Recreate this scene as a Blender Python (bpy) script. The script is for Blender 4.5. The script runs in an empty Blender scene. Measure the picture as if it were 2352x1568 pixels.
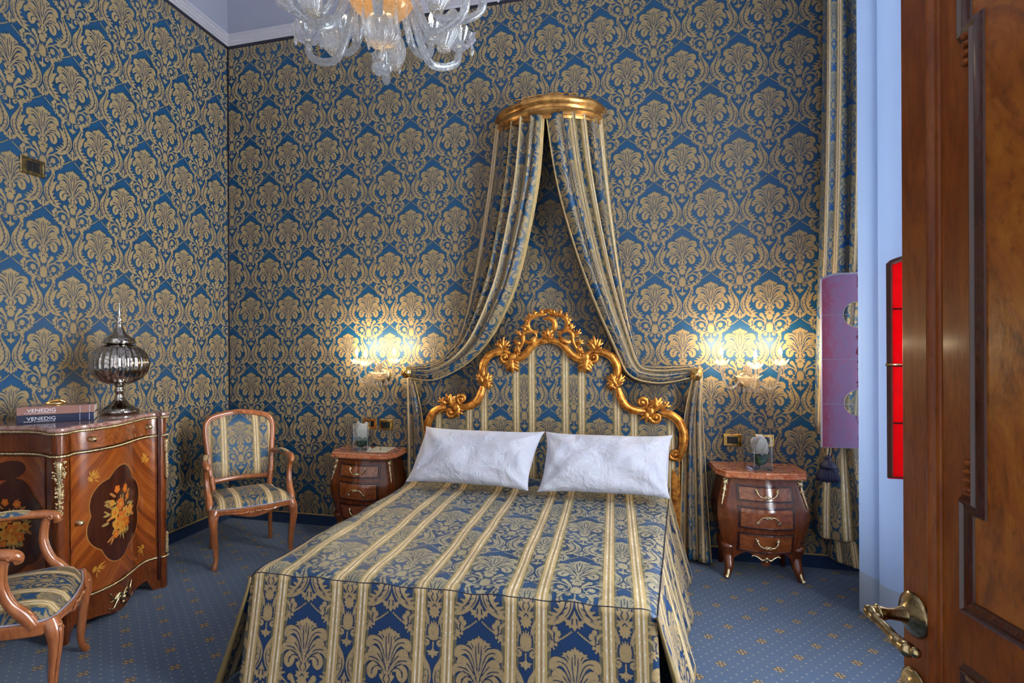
import bpy, bmesh, math, random
import numpy as np
from mathutils import Vector, Matrix
random.seed(7)
C = bpy.context.scene.collection
PI = math.pi
sc = bpy.context.scene

# ------------------------------------------------------------------ object helpers
def obj(name, bm, mat=None, parent=None, smooth=True, loc=None, rotz=0.0):
    me = bpy.data.meshes.new(name)
    if isinstance(bm, tuple):
        me.from_pydata(bm[0], [], bm[1]); me.update()
    else:
        bmesh.ops.recalc_face_normals(bm, faces=bm.faces[:]) if not bm.get('keep') else None
        b = bm['bm'] if isinstance(bm, dict) else bm
        b.to_mesh(me); b.free()
    o = bpy.data.objects.new(name, me)
    C.objects.link(o)
    if mat is not None:
        for m in (mat if isinstance(mat, (list, tuple)) else [mat]):
            me.materials.append(m)
    if smooth:
        me.polygons.foreach_set('use_smooth', [True]*len(me.polygons))
    if parent is not None:
        o.parent = parent
    if loc is not None: o.location = loc
    if rotz: o.rotation_euler = (0, 0, rotz)
    return o

class BM:
    """mesh collector with primitive adders"""
    def __init__(self):
        self.b = bmesh.new(); self.uv = self.b.loops.layers.uv.new('UVMap'); self.mi = 0
    def box(self, x0, y0, z0, x1, y1, z1, bev=0.0, seg=2):
        t = bmesh.new()
        bmesh.ops.create_cube(t, size=1)
        bmesh.ops.scale(t, vec=(x1-x0, y1-y0, z1-z0), verts=t.verts)
        bmesh.ops.translate(t, vec=((x0+x1)/2, (y0+y1)/2, (z0+z1)/2), verts=t.verts)
        if bev > 0:
            bmesh.ops.bevel(t, geom=t.edges[:], offset=bev, segments=seg, affect='EDGES', profile=.5)
        self.merge(t); return self
    def merge(self, t, M=None):
        if M is not None: t.transform(M)
        me = bpy.data.meshes.new('tmp'); t.to_mesh(me); t.free()
        self.b.from_mesh(me); bpy.data.meshes.remove(me); return self
    def faces(self, vs, fs, uvs=None):
        bv = [self.b.verts.new(v) for v in vs]
        for k, f in enumerate(fs):
            try: bf = self.b.faces.new([bv[i] for i in f])
            except ValueError: continue
            bf.material_index = self.mi
            if uvs is not None:
                for l, i in zip(bf.loops, f): l[self.uv].uv = uvs[i]
        return self
    def grid(self, P, U=None, closeu=False, closev=False):
        """P[i][j] -> Vector; quads"""
        n, m = len(P), len(P[0])
        vs = [p for r in P for p in r]
        fs = []
        for i in range(n-1 + (1 if closeu else 0)):
            for j in range(m-1 + (1 if closev else 0)):
                a = i*m+j; b_ = i*m+(j+1) % m; c = ((i+1) % n)*m+(j+1) % m; d = ((i+1) % n)*m+j
                fs.append((a, b_, c, d))
        uv = [u for r in U for u in r] if U is not None else None
        return self.faces(vs, fs, uv)
    def tube(self, pts, rad, n=10, cap=True, flat=1.0, up=None, close=False):
        """swept tube; rad scalar or list; flat scales the binormal axis"""
        pts = [Vector(p) for p in pts]; k = len(pts)
        if not hasattr(rad, '__len__'): rad = [rad]*k
        rings = []
        T0 = None; N = None
        for i in range(k):
            if close: T = pts[(i+1) % k]-pts[(i-1) % k]
            else: T = pts[min(i+1, k-1)]-pts[max(i-1, 0)]
            if T.length < 1e-9: T = Vector((0, 0, 1))
            T.normalize()
            if up is not None:
                N = Vector(up) - T*T.dot(Vector(up))
                if N.length < 1e-5: N = T.orthogonal()
            elif N is None: N = T.orthogonal()
            else: N = N - T*T.dot(N)
            if N.length < 1e-6: N = T.orthogonal()
            N.normalize(); B = T.cross(N)
            rings.append([pts[i]+(N*math.cos(2*PI*j/n)+B*math.sin(2*PI*j/n)*flat)*rad[i] for j in range(n)])
        vs = [v for r in rings for v in r]; fs = []
        for i in range(k-1 + (1 if close else 0)):
            for j in range(n):
                fs.append((i*n+j, i*n+(j+1) % n, ((i+1) % k)*n+(j+1) % n, ((i+1) % k)*n+j))
        if cap and not close:
            fs.append(tuple(range(n-1, -1, -1))); fs.append(tuple((k-1)*n+j for j in range(n)))
        return self.faces(vs, fs)
    def lathe(self, prof, n=24, c=(0, 0, 0), flute=0, fa=0.0, cap=True, axis='Z'):
        vs = []; fs = []
        for (r, z) in prof:
            for j in range(n):
                a = 2*PI*j/n
                rr = r*(1+fa*(abs(math.cos(a*flute/2))-.6)) if flute and not isinstance(fa, list) else r
                x, y, zz = rr*math.cos(a), rr*math.sin(a), z
                if axis == 'Y': x, y, zz = x, -zz, y
                if axis == 'X': x, y, zz = zz, x, y
                vs.append((c[0]+x, c[1]+y, c[2]+zz))
        k = len(prof)
        for i in range(k-1):
            for j in range(n):
                fs.append((i*n+j, i*n+(j+1) % n, (i+1)*n+(j+1) % n, (i+1)*n+j))
        if cap:
            if prof[0][0] > 1e-4: fs.append(tuple(range(n-1, -1, -1)))
            if prof[-1][0] > 1e-4: fs.append(tuple((k-1)*n+j for j in range(n)))
        self.faces(vs, fs)
        return self
    def ball(self, c, r, seg=12, sc_=(1, 1, 1), M=None):
        t = bmesh.new(); bmesh.ops.create_uvsphere(t, u_segments=seg, v_segments=max(6, seg*2//3), radius=r)
        bmesh.ops.scale(t, vec=sc_, verts=t.verts)
        if M is not None: t.transform(M)
        bmesh.ops.translate(t, vec=c, verts=t.verts)
        return self.merge(t)
    def prism(self, pts, z0, z1, bev=0.0, M=None):
        """closed 2-D outline extruded in z"""
        t = bmesh.new()
        vs = [t.verts.new((p[0], p[1], z0)) for p in pts]
        f = t.faces.new(vs)
        r = bmesh.ops.extrude_face_region(t, geom=[f])
        vv = [g for g in r['geom'] if isinstance(g, bmesh.types.BMVert)]
        bmesh.ops.translate(t, vec=(0, 0, z1-z0), verts=vv)
        bmesh.ops.recalc_face_normals(t, faces=t.faces[:])
        if bev:
            es = [e for e in t.edges if abs(e.verts[0].co.z-e.verts[1].co.z) < 1e-6]
            bmesh.ops.bevel(t, geom=es, offset=bev, segments=2, affect='EDGES')
        return self.merge(t, M)
    def loft(self, outlines, cap=True):
        """outlines: list of equal-length closed loops of points"""
        n = len(outlines[0]); vs = [p for o in outlines for p in o]; fs = []
        for i in range(len(outlines)-1):
            for j in range(n):
                fs.append((i*n+j, i*n+(j+1) % n, (i+1)*n+(j+1) % n, (i+1)*n+j))
        if cap:
            fs.append(tuple(range(n-1, -1, -1))); k = len(outlines)-1
            fs.append(tuple(k*n+j for j in range(n)))
        return self.faces(vs, fs)
    def clean(self):
        bmesh.ops.remove_doubles(self.b, verts=self.b.verts, dist=1e-5)
        bmesh.ops.recalc_face_normals(self.b, faces=self.b.faces[:]); return self
    def build(self, name, mat=None, parent=None, smooth=True, loc=None, rotz=0, rec=True, auto=None):
        if rec: bmesh.ops.recalc_face_normals(self.b, faces=self.b.faces[:])
        me = bpy.data.meshes.new(name); self.b.to_mesh(me); self.b.free()
        o = bpy.data.objects.new(name, me); C.objects.link(o)
        if mat is not None:
            for m in (mat if isinstance(mat, (list, tuple)) else [mat]): me.materials.append(m)
        if smooth:
            me.polygons.foreach_set('use_smooth', [True]*len(me.polygons))
            if auto is not None: me.set_sharp_from_angle(angle=math.radians(auto))
        if parent is not None: o.parent = parent
        if loc is not None: o.location = loc
        if rotz: o.rotation_euler = (0, 0, rotz)
        return o

def spline(pts, k=8, close=False):
    """Catmull-Rom through points (any dimension)"""
    P = [np.array(p, float) for p in pts]; n = len(P); out = []
    R = range(n) if close else range(n-1)
    for i in R:
        if close: p0, p1, p2, p3 = P[(i-1) % n], P[i], P[(i+1) % n], P[(i+2) % n]
        else: p0, p1, p2, p3 = P[max(i-1, 0)], P[i], P[i+1], P[min(i+2, n-1)]
        for j in range(k):
            t = j/k
            out.append(.5*((2*p1)+(-p0+p2)*t+(2*p0-5*p1+4*p2-p3)*t*t+(-p0+3*p1-3*p2+p3)*t**3))
    if not close: out.append(P[-1])
    return [tuple(float(a) for a in o) for o in out]

def thing(name, label, cat, loc=(0, 0, 0), rotz=0, group=None):
    o = bpy.data.objects.new(name, None); C.objects.link(o)
    o.empty_display_size = .05
    o.location = loc; o.rotation_euler = (0, 0, rotz)
    return tag(o, label, cat, group)
def tag(o, label, cat, group=None, kind=None):
    o['label'] = label; o['category'] = cat
    if group: o['group'] = group
    if kind: o['kind'] = kind
    return o
def struct(o):
    o['kind'] = 'structure'; return o
def kids(o): return [c for c in bpy.data.objects if c.parent == o]
def dup(root, loc, rotz, label):
    def cp(o, par):
        c = o.copy(); C.objects.link(c)
        if par is not None: c.parent = par
        for ch in kids(o):
            cp(ch, c)
        return c
    r = cp(root, None); r.location = loc; r.rotation_euler = (0, 0, rotz); r['label'] = label
    return r

# ------------------------------------------------------------------ camera
cam = bpy.data.cameras.new('camera'); camo = bpy.data.objects.new('camera', cam); C.objects.link(camo)
F_PX = 1268.29
cam.sensor_fit = 'HORIZONTAL'; cam.sensor_width = 36.0; cam.lens = 36.0*F_PX/2352.0
cam.shift_x = 101.31/2352.0; cam.shift_y = 17.29/2352.0
cam.clip_start = .02
CAMH = 1.54
yaw, roll = -0.25794, -0.00484
f_ = Vector((math.sin(yaw), math.cos(yaw), 0)); r_ = Vector((math.cos(yaw), -math.sin(yaw), 0)); u_ = Vector((0, 0, 1))
R2 = r_*math.cos(roll)+u_*math.sin(roll); U2 = -r_*math.sin(roll)+u_*math.cos(roll)
Mc = Matrix((R2, U2, -f_)).transposed().to_4x4(); Mc.translation = Vector((0, 0, CAMH))
camo.matrix_world = Mc
sc.camera = camo
sc.view_settings.view_transform = 'Standard'; sc.view_settings.look = 'None'
sc.view_settings.gamma = 1; sc.view_settings.use_curve_mapping = False
sc.view_settings.exposure = 0.14
# ------------------------------------------------------------------ damask motif, drawn as leaves, scrolls and flowers
HU,HV=674.0,1080.0
def dam_field(NX=200,NY=320):
    xs=(np.arange(NX))/(NX-1)*HU; ys=(np.arange(NY))/(NY-1)*HV
    X,Y=np.meshgrid(xs,ys)
    PX=[];PY=[]
    for k in (-1,0,1):
        for s in (1,-1):
            PX.append(s*X);PY.append(Y+2*HV*k)
            PX.append(s*(HU-X));PY.append(Y+HV+2*HV*k)
    PX=np.stack(PX).astype(np.float32);PY=np.stack(PY).astype(np.float32)
    m=(PX>-260)&(PX<520)&(PY>-60)&(PY<2200)
    qx=np.abs(PX[m]);qy=PY[m]
    F=np.full(qx.shape,-60.,np.float32)
    def seg(pts,ws):
        d=np.full(qx.shape,-999.,np.float32)
        for (x0,y0),(x1,y1),w0,w1 in zip(pts[:-1],pts[1:],ws[:-1],ws[1:]):
            vx,vy=x1-x0,y1-y0;L=vx*vx+vy*vy
            t=np.clip(((qx-x0)*vx+(qy-y0)*vy)/L,0,1)
            d=np.maximum(d,w0+(w1-w0)*t-np.hypot(qx-x0-vx*t,qy-y0-vy*t))
        return d
    def blob(x,y,r,n=0,a=.22,ry=None,ph=0):
        ry=ry or r; dx=(qx-x)/r;dy=(qy-y)/ry;rr=np.hypot(dx,dy);th=np.arctan2(dy,dx)
        R=1-a*np.abs(np.sin(n*th/2+ph)) if n else 1
        return (R-rr)*min(r,ry)
    def poly(P):
        P=np.array(P,float);n=len(P);ins=np.zeros(qx.shape,bool);d=np.full(qx.shape,1e9,np.float32)
        for i in range(n):
            x0,y0=P[i];x1,y1=P[(i+1)%n]
            vx,vy=x1-x0,y1-y0;L=vx*vx+vy*vy+1e-9
            if not (x0<=0 and x1<=0):
                t=np.clip(((qx-x0)*vx+(qy-y0)*vy)/L,0,1)
                d=np.minimum(d,np.hypot(qx-x0-vx*t,qy-y0-vy*t))
            c=((y0>qy)!=(y1>qy))&(qx<(x1-x0)*(qy-y0)/((y1-y0) if y1!=y0 else 1e-9)+x0)
            ins^=c
        return np.where(ins,d,-d)
    def smooth(pts,ws,k=5):
        P=np.array([(*p,w) for p,w in zip(pts,ws)],float);o=[]
        n=len(P)
        for i in range(n-1):
            p0=P[max(i-1,0)];p1=P[i];p2=P[i+1];p3=P[min(i+2,n-1)]
            for j in range(k):
                t=j/k;o.append(.5*((2*p1)+(-p0+p2)*t+(2*p0-5*p1+4*p2-p3)*t*t+(-p0+3*p1-3*p2+p3)*t**3))
        o.append(P[-1]);o=np.array(o);return [tuple(a[:2]) for a in o],list(np.maximum(o[:,2],2))
    add=lambda d: np.maximum(F,d)
    def st(p,w): return seg(*smooth(p,w))
    cut=lambda p,w: np.minimum(F,-st(p,[q*1.45+1 for q in w]))
    # S scroll
    F=add(st([(137,1180),(190,1195),(222,1240),(215,1310),(180,1385),(140,1460),(108,1545),(104,1640),(140,1745),(215,1830),(300,1882),(372,1905)],[8,26,32,38,44,56,76,90,80,62,42,14]))
    F=add(st([(310,1402),(250,1455),(200,1540)],[8,30,50]))
    for a,b in (((180,1760),(282,1722)),((230,1810),(350,1770)),((270,1850),(395,1822)),((170,1690),(236,1650)),((170,1620),(228,1580))): F=add(seg([a,b],[34,7]))
    for a in ((262,1255),(262,1330),(222,1400)): F=add(seg([(200,a[1]+30),a],[22,6]))
    F=add(st([(360,1902),(420,1935),(480,1985)],[12,9,8]))
    F=cut([(222,1290),(170,1420),(128,1540),(120,1640),(160,1745),(260,1840)],[4,6,6,6,6,4])
    F=cut([(60,1560),(48,1650),(70,1740),(130,1820)],[3,5,5,3])
    for q in np.linspace(0,1,9):
        x=[222,205,180,150,125,112,125,175,250][int(round(q*8))];y=1300+q*560;F=cut([(x-30,y-26),(x+26,y+12)],[4,3])
    # curls under bud
    F=add(blob(95,1222,50,7)); F=cut([(100,1225),(122,1208)],[5,5])
    F=add(seg([(0,1190),(0,1300)],[12,9]))
    F=add(poly([(0,1285),(28,1318),(100,1328),(62,1352),(66,1380),(34,1372),(0,1415)]))
    # under S flower
    F=add(poly([(0,1722),(16,1770),(40,1800),(60,1850),(110,1835),(138,1858),(112,1880),(120,1912),(80,1905),(70,1945),(36,1925),(0,1975)]))
    F=cut([(30,1830),(34,1890)],[7,6])
    for t in np.linspace(0,1,8):
        x=47+t*190;y=1985+118*t-30*t*(1-t)*-1
        F=add(blob(x,y,13))
    # garland
    F=add(st([(70,1035),(84,960),(110,885),(158,818),(190,785)],[14,18,24,32,36]));F=add(blob(186,792,52,7))
    F=add(st([(100,985),(150,925),(220,893),(300,900),(365,945),(375,1000)],[10,15,17,17,20,14]))
    F=add(blob(222,1008,68,9,.3)); F=cut([(118,1040),(128,985),(175,942),(240,925),(305,945),(330,1000)],[7,10,10,10,10,8])
    F=add(st([(110,1010),(100,1060),(150,1070),(165,1040)],[10,14,12,10]))
    for b in ((405,890,46),(446,940,48),(425,1005,44),(420,1070,26),(352,1070,58),(282,1130,52),(215,1165,40),(160,1120,34),(330,1140,24),(255,1190,22),(390,1120,16)): F=add(blob(b[0],b[1],b[2],7,.3,ph=b[0]))
    F=cut([(385,960),(395,1035)],[5,5]);F=cut([(310,1100),(330,1050)],[5,5])
    # bud
    F=cut([(0,990),(60,985),(98,1060),(80,1140),(0,1200)],[9,9,9,9,9])
    F=add(blob(0,1085,80,0,ry=108)); 
    for a in ((0,945),(36,955),(68,985)): F=add(seg([(a[0]*.6,1050),a],[24,4]))
    F=add(st([(40,1180),(85,1150),(130,1165),(150,1195)],[8,8,8,8]))
    # stem & rosette
    F=add(poly([(0,480),(95,540),(75,590),(122,605),(98,650),(60,690),(50,715),(112,708),(90,745),(118,775),(70,790),(0,800)]))
    F=add(blob(0,835,92,10,.28)); F=cut([(22,600),(48,650),(20,700)],[5,5,4]);F=cut([(0,740),(30,770)],[5,5])
    # palmette
    F=add(blob(0,430,125,0,ry=165))
    def leaf(pts,ws,cutw=8):
        nonlocal F
        d=st(pts,ws);F=np.minimum(F,np.where(d>-cutw-1,-(d+cutw),F)) if False else F
        F=np.where((d<=0)&(d>-cutw),np.minimum(F,-np.minimum(-d,cutw+d)-5),F);F=np.maximum(F,d)
        F=np.minimum(F,-st([(p[0],p[1]+4) for p in pts[:-1]],[4]+[7.5]*(len(pts)-3)+[4]))
    leaf([(90,520),(165,500),(215,535),(232,580),(236,650)],[34,52,78,84,22])
    leaf([(60,500),(150,432),(235,402),(308,410),(352,450),(366,498)],[34,44,48,50,42,16])
    for a in ((385,440),(378,410),(340,375)): F=add(seg([(320,425),a],[26,5]))
    leaf([(50,480),(125,385),(190,330),(245,310),(300,345)],[34,46,50,46,18])
    for a in ((200,282),(245,268),(285,300)): F=add(seg([(190,335),a],[26,5]))
    leaf([(40,430),(78,300),(130,215),(205,182),(280,200),(318,250)],[30,38,44,48,62,36])
    for a in ((345,205),(336,250),(305,290),(262,282)): F=add(seg([(285,215),a],[34,5]))
    leaf([(0,440),(0,250)],[10,60],8)
    F=add(poly([(0,-8),(22,32),(46,24),(62,52),(96,44),(112,72),(172,76),(150,100),(190,118),(135,128),(100,160),(76,205),(56,270),(36,340),(0,430),(-40,200)]))
    F=cut([(8,420),(30,300),(40,200),(40,120)],[3,5,5,3]);F=cut([(0,90),(0,210)],[4,4]);F=cut([(80,150),(110,105)],[4,4])
    F=cut([(15,560),(60,430),(110,330),(160,250)],[3,5,5,3]);F=cut([(40,600),(120,490),(220,445)],[3,5,3])
    F=cut([(232,545),(238,610)],[6,5])
    out=np.full(PX.shape,-60.,np.float32);out[m]=F
    D=out.max(0)
    return D
def lowrank(D,K,cl=22):
    A=np.clip(D,-cl,cl).astype(np.float64)/cl
    U,S,V=np.linalg.svd(A,full_matrices=False)
    return U[:,:K]*np.sqrt(S[:K]),(V[:K].T*np.sqrt(S[:K])).T
# ------------------------------------------------------------------ node helpers
class NT:
    def __init__(self, tree): self.t = tree; self.n = tree.nodes; self.l = tree.links
    def new(self, typ, **kw):
        nd = self.n.new(typ)
        for k, v in kw.items(): setattr(nd, k, v)
        return nd
    def put(self, sock, v):
        if hasattr(v, 'is_output'): self.l.new(v, sock)
        elif v is not None: sock.default_value = v
    def math(self, op, a, b=None, c=None, clamp=False):
        nd = self.new('ShaderNodeMath', operation=op, use_clamp=clamp)
        for i, v in enumerate((a, b, c)): self.put(nd.inputs[i], v) if v is not None else None
        return nd.outputs[0]
    def vmath(self, op, a, b=None, c=None):
        nd = self.new('ShaderNodeVectorMath', operation=op)
        for i, v in enumerate((a, b, c)): self.put(nd.inputs[i], v) if v is not None else None
        return nd.outputs[1] if op in ('DOT_PRODUCT', 'LENGTH', 'DISTANCE') else nd.outputs[0]
    def mix(self, f, a, b, typ='MIX'):
        nd = self.new('ShaderNodeMix', data_type='RGBA', blend_type=typ)
        self.put(nd.inputs[0], f)
        for i, v in ((6, a), (7, b)):
            if isinstance(v, tuple) and len(v) == 3: v = (*v, 1)
            self.put(nd.inputs[i], v)
        return nd.outputs[2]
    def ramp(self, f, stops, interp='LINEAR'):
        nd = self.new('ShaderNodeValToRGB'); nd.color_ramp.interpolation = interp
        e = nd.color_ramp.elements
        while len(e) < len(stops): e.new(.5)
        for s, (p, c) in zip(e, stops): s.position = p; s.color = (*c, 1) if len(c) == 3 else c
        self.put(nd.inputs[0], f); return nd.outputs[0]
    def sep(self, v):
        nd = self.new('ShaderNodeSeparateXYZ'); self.put(nd.inputs[0], v); return nd.outputs
    def comb(self, x, y, z=0.0):
        nd = self.new('ShaderNodeCombineXYZ')
        for i, v in enumerate((x, y, z)): self.put(nd.inputs[i], v)
        return nd.outputs[0]
    def noise(self, vec, scale, detail=3, rough=.5, dist=0.0, col=False):
        nd = self.new('ShaderNodeTexNoise'); self.put(nd.inputs['Vector'], vec)
        nd.inputs['Scale'].default_value = scale; nd.inputs['Detail'].default_value = detail
        nd.inputs['Roughness'].default_value = rough; nd.inputs['Distortion'].default_value = dist
        return nd.outputs[1 if col else 0]
    def step(self, v, lo, hi):
        nd = self.new('ShaderNodeMapRange', interpolation_type='SMOOTHSTEP')
        self.put(nd.inputs[0], v); self.put(nd.inputs[1], lo); self.put(nd.inputs[2], hi); return nd.outputs[0]
    def bump(self, h, strength=.3, dist=.01):
        nd = self.new('ShaderNodeBump'); nd.inputs['Strength'].default_value = strength
        nd.inputs['Distance'].default_value = dist; self.put(nd.inputs['Height'], h); return nd.outputs[0]
    def uv(self): return self.new('ShaderNodeUVMap', uv_map='UVMap').outputs[0]
    def co(self, k='Object'): return self.new('ShaderNodeTexCoord').outputs[k]

def newmat(name):
    m = bpy.data.materials.new(name); m.use_nodes = True
    T = NT(m.node_tree); p = m.node_tree.nodes['Principled BSDF']
    return m, T, p
def pset(T, p, **kw):
    names = dict(col='Base Color', rough='Roughness', metal='Metallic', spec='Specular IOR Level', norm='Normal', coat='Coat Weight',
                 coatr='Coat Roughness', sheen='Sheen Weight', trans='Transmission Weight', ior='IOR', alpha='Alpha', sub='Subsurface Weight',
                 emc='Emission Color', ems='Emission Strength', sheenr='Sheen Roughness')
    for k, v in kw.items():
        if isinstance(v, tuple) and len(v) == 3: v = (*v, 1)
        T.put(p.inputs[names[k]], v)
def plain(name, col, rough=.5, metal=0.0, **kw):
    m, T, p = newmat(name); 
    n = T.noise(T.co(), 40, 3); c = T.mix(T.math('MULTIPLY', n, .25), col, tuple(x*.75 for x in col))
    pset(T, p, col=c, rough=rough, metal=metal, **kw); return m

# ------------------------------------------------------------------ damask node group: a sum of products of one-dimensional weave curves
def build_damask_group(K=36):
    D = dam_field(220, 340)
    A, B = lowrank(D, K)         # D[y,x] ~ A[y,:] . B[:,x]
    g = bpy.data.node_groups.new('damask_weave', 'ShaderNodeTree')
    g.interface.new_socket('Cell', in_out='INPUT', socket_type='NodeSocketVector')
    g.interface.new_socket('Value', in_out='OUTPUT', socket_type='NodeSocketFloat')
    T = NT(g)
    gi = T.new('NodeGroupInput'); go = T.new('NodeGroupOutput')
    s = T.sep(gi.outputs[0])
    a = T.math('ABSOLUTE', T.math('SUBTRACT', T.math('FRACT', T.math('ADD', s[0], .5)), .5))
    v2 = T.math('MULTIPLY', T.math('FRACT', s[1]), 2.0)
    half = T.math('GREATER_THAN', v2, 1.0)
    # fold the half-drop
    x = T.math('ABSOLUTE', T.math('SUBTRACT', T.math('MULTIPLY', half, .5), a))
    xx = T.math('MULTIPLY', x, 2.0); yy = T.math('FRACT', v2)
    vx = T.comb(xx, xx, xx); vy = T.comb(yy, yy, yy)
    NXP = 128; NYP = 160
    def resample(row, n):
        m = len(row); return np.interp(np.linspace(0, m-1, n), np.arange(m), row)
    def curve(vec, rows, n):
        nd = T.new('ShaderNodeRGBCurve'); mp = nd.mapping; mp.use_clip = False
        for c, row in zip(mp.curves, rows):
            y = resample(row, n)
            c.points[0].location = (0.0, float(y[0])); c.points[-1].location = (1.0, float(y[-1]))
            for i in range(1, n-1): c.points.new(i/(n-1), float(y[i]))
            for q in c.points: q.handle_type = 'VECTOR'
        mp.extend = 'HORIZONTAL'
        mp.update(); T.put(nd.inputs['Color'], vec); return nd.outputs[0]
    tot = None
    for k in range(0, K, 3):
        cx = curve(vx, [B[k+i] for i in range(3)], NXP)
        cy = curve(vy, [A[:, k+i] for i in range(3)], NYP)
        d = T.vmath('DOT_PRODUCT', cx, cy)
        tot = d if tot is None else T.math('ADD', tot, d)
    T.put(go.inputs[0], tot)
    return g
DAM = build_damask_group()
HU_M, HV_M = 0.19434, 0.34472     # half repeat in metres

def damask_value(T, uv, off=(0, 0), hu=HU_M, hv=HV_M):
    """uv in metres (u right, v up), tip of a palmette at off"""
    s = T.sep(uv)
    u = T.math('MULTIPLY', T.math('SUBTRACT', s[0], off[0]), 1/(2*hu))
    v = T.math('MULTIPLY', T.math('SUBTRACT', off[1], s[1]), 1/(2*hv))
    nd = T.new('ShaderNodeGroup'); nd.node_tree = DAM
    T.put(nd.inputs[0], T.comb(u, v, 0.0))
    return nd.outputs[0], u, v
GOLD = (.375, .262, .118); GOLD2 = (.30, .22, .115); INK = (.016, .014, .02); BLUE = (.002, .058, .150)
def cloth_mat(name, stripes=False, off=(0, 0), gold=GOLD, gold2=GOLD2, blue=BLUE, rough=.45, bump=.3, hu=HU_M, hv=HV_M):
    m, T, p = newmat(name)
    uv = T.uv()
    val, u, v = damask_value(T, uv, off, hu, hv)
    fine = T.noise(uv, 420, 2); mid = T.noise(uv, 60, 3)
    val2 = T.math('ADD', val, T.math('MULTIPLY', T.math('SUBTRACT', mid, .5), .35))
    inside = T.step(val2, -.13, .02)
    core = T.step(val2, .25, .9)
    near = T.step(val2, -.58, -.22)
    g = T.mix(core, gold2, gold)
    g = T.mix(T.step(fine, .35, .65), T.mix(.45, g, INK), g)
    fleck = T.noise(T.vmath('MULTIPLY', uv, (150, 62, 1)), 1.0, 3, .6, 1.6)
    g = T.mix(T.math('MULTIPLY', T.step(fleck, .56, .62), .32), g, INK)
    bl = T.mix(T.math('MULTIPLY', fine, .5), blue, tuple(c*.6 for c in blue))
    ground = T.mix(T.math('MULTIPLY', near, .5), bl, INK)
    if stripes:
        # distance from the half-drop column, in repeats
        h = T.math('ABSOLUTE', T.math('SUBTRACT', T.math('FRACT', u), .5))
        band = T.math('MULTIPLY', T.step(h, .098, .106), T.step(h, .222, .214))
        green = T.math('MULTIPLY', T.step(h, .212, .222), T.step(h, .262, .252))
        green2 = T.math('MULTIPLY', T.step(h, .070, .080), T.step(h, .108, .100))
        w1 = T.math('MULTIPLY', T.step(h, .125, .131), T.step(h, .149, .143))
        w2 = T.math('MULTIPLY', T.step(h, .172, .178), T.step(h, .196, .190))
        dk = T.math('MULTIPLY', T.step(h, .153, .158), T.step(h, .168, .163))
        ground = T.mix(T.math('MULTIPLY', T.math('ADD', green, green2), .75), ground, (.16, .13, .045))
        sg = T.mix(T.math('ADD', w1, w2), (.50, .34, .13), (.76, .68, .56))
        sg = T.mix(T.math('MULTIPLY', dk, .75), sg, (.10, .10, .08))
        ground = T.mix(band, ground, sg)
        g = T.mix(T.math('MULTIPLY', band, .85), g, (.47, .30, .11))
        inside = T.math('MULTIPLY', inside, T.math('SUBTRACT', 1.0, T.math('MULTIPLY', band, .62)))
        edge = T.math('MULTIPLY', T.step(val2, -.30, -.16), T.step(val2, .06, -.10))
        sg = T.mix(T.math('MULTIPLY', edge, .32), sg, (.12, .07, .03)); ground = T.mix(band, ground, sg)
    col = T.mix(inside, ground, g)
    pset(T, p, col=col, rough=T.math('ADD', rough, T.math('MULTIPLY', inside, .08)), norm=T.bump(fine, bump, .002), spec=.38, sheen=.04, sheenr=.4)
    return m
# ------------------------------------------------------------------ palette
SH, SV = .1885, .330
M = {}
M['wall_back'] = cloth_mat('wall_silk_back', off=(-3.197, 4.097))
M['wall_left'] = cloth_mat('wall_silk_left', off=(4.206, 3.757))
M['spread_top'] = cloth_mat('bedspread_top_silk', True, off=(-.530, 2.59), hu=SH, hv=.315, rough=.5, gold=(.40, .33, .20), gold2=(.33, .295, .20), blue=(.006, .05, .14))  # motif greyed and blue lightened: window sheen on the top put into the colour
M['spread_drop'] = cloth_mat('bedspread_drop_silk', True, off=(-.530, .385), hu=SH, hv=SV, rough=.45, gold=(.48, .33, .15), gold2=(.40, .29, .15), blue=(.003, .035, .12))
M['stripe'] = cloth_mat('striped_silk', True, off=(0, 0), hu=SH, hv=SV, rough=.42)
M['chair_silk'] = cloth_mat('chair_silk', True, off=(0, .40), hu=.17, hv=.28, rough=.5)
M['seat_silk'] = cloth_mat('seat_silk', True, off=(0, .12), hu=.17, hv=.28, rough=.5)
M['drape_silk'] = cloth_mat('window_drape_silk', True, off=(.0, .3), hu=.15, hv=.235, rough=.4, blue=(.006, .10, .32), gold=(.42, .36, .20), gold2=(.33, .31, .21))

M['hem'] = plain('olive_gold_hem', (.20, .14, .05), .55)
def wood(name, c1, c2, c3, rough=.25, scale=(6, 6, 1.2), coat=.5, warp=1.5, bump=.03, spec=.5):
    m, T, p = newmat(name)
    co = T.co(); v = T.vmath('MULTIPLY', co, scale)
    n1 = T.noise(v, 3, 6, .6, warp); n2 = T.noise(T.vmath('MULTIPLY', co, tuple(s*9 for s in scale)), 3, 4, .6)
    c = T.ramp(n1, [(.25, c1), (.5, c2), (.75, c3)])
    c = T.mix(T.math('MULTIPLY', T.step(n2, .5, .75), .45), c, tuple(x*.35 for x in c1))
    pset(T, p, col=c, rough=rough, coat=coat, coatr=.12, spec=spec, norm=T.bump(n2, bump, .004)); return m
M['beech'] = wood('varnished_beech', (.20, .055, .016), (.34, .105, .032), (.42, .15, .05), .28, (10, 10, 2.5))
M['mahog'] = wood('dark_mahogany', (.070, .013, .003), (.150, .032, .006), (.21, .052, .010), .25, (8, 8, 2), .25)
M['mahog_dark'] = wood('near_black_mahogany', (.035, .008, .004), (.06, .014, .006), (.08, .02, .008), .2, (8, 8, 2))
M['burl'] = wood('walnut_burl', (.10, .020, .005), (.24, .060, .012), (.34, .11, .025), .16, (2.2, 2.2, 2.2), .8, 3.5)
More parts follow.
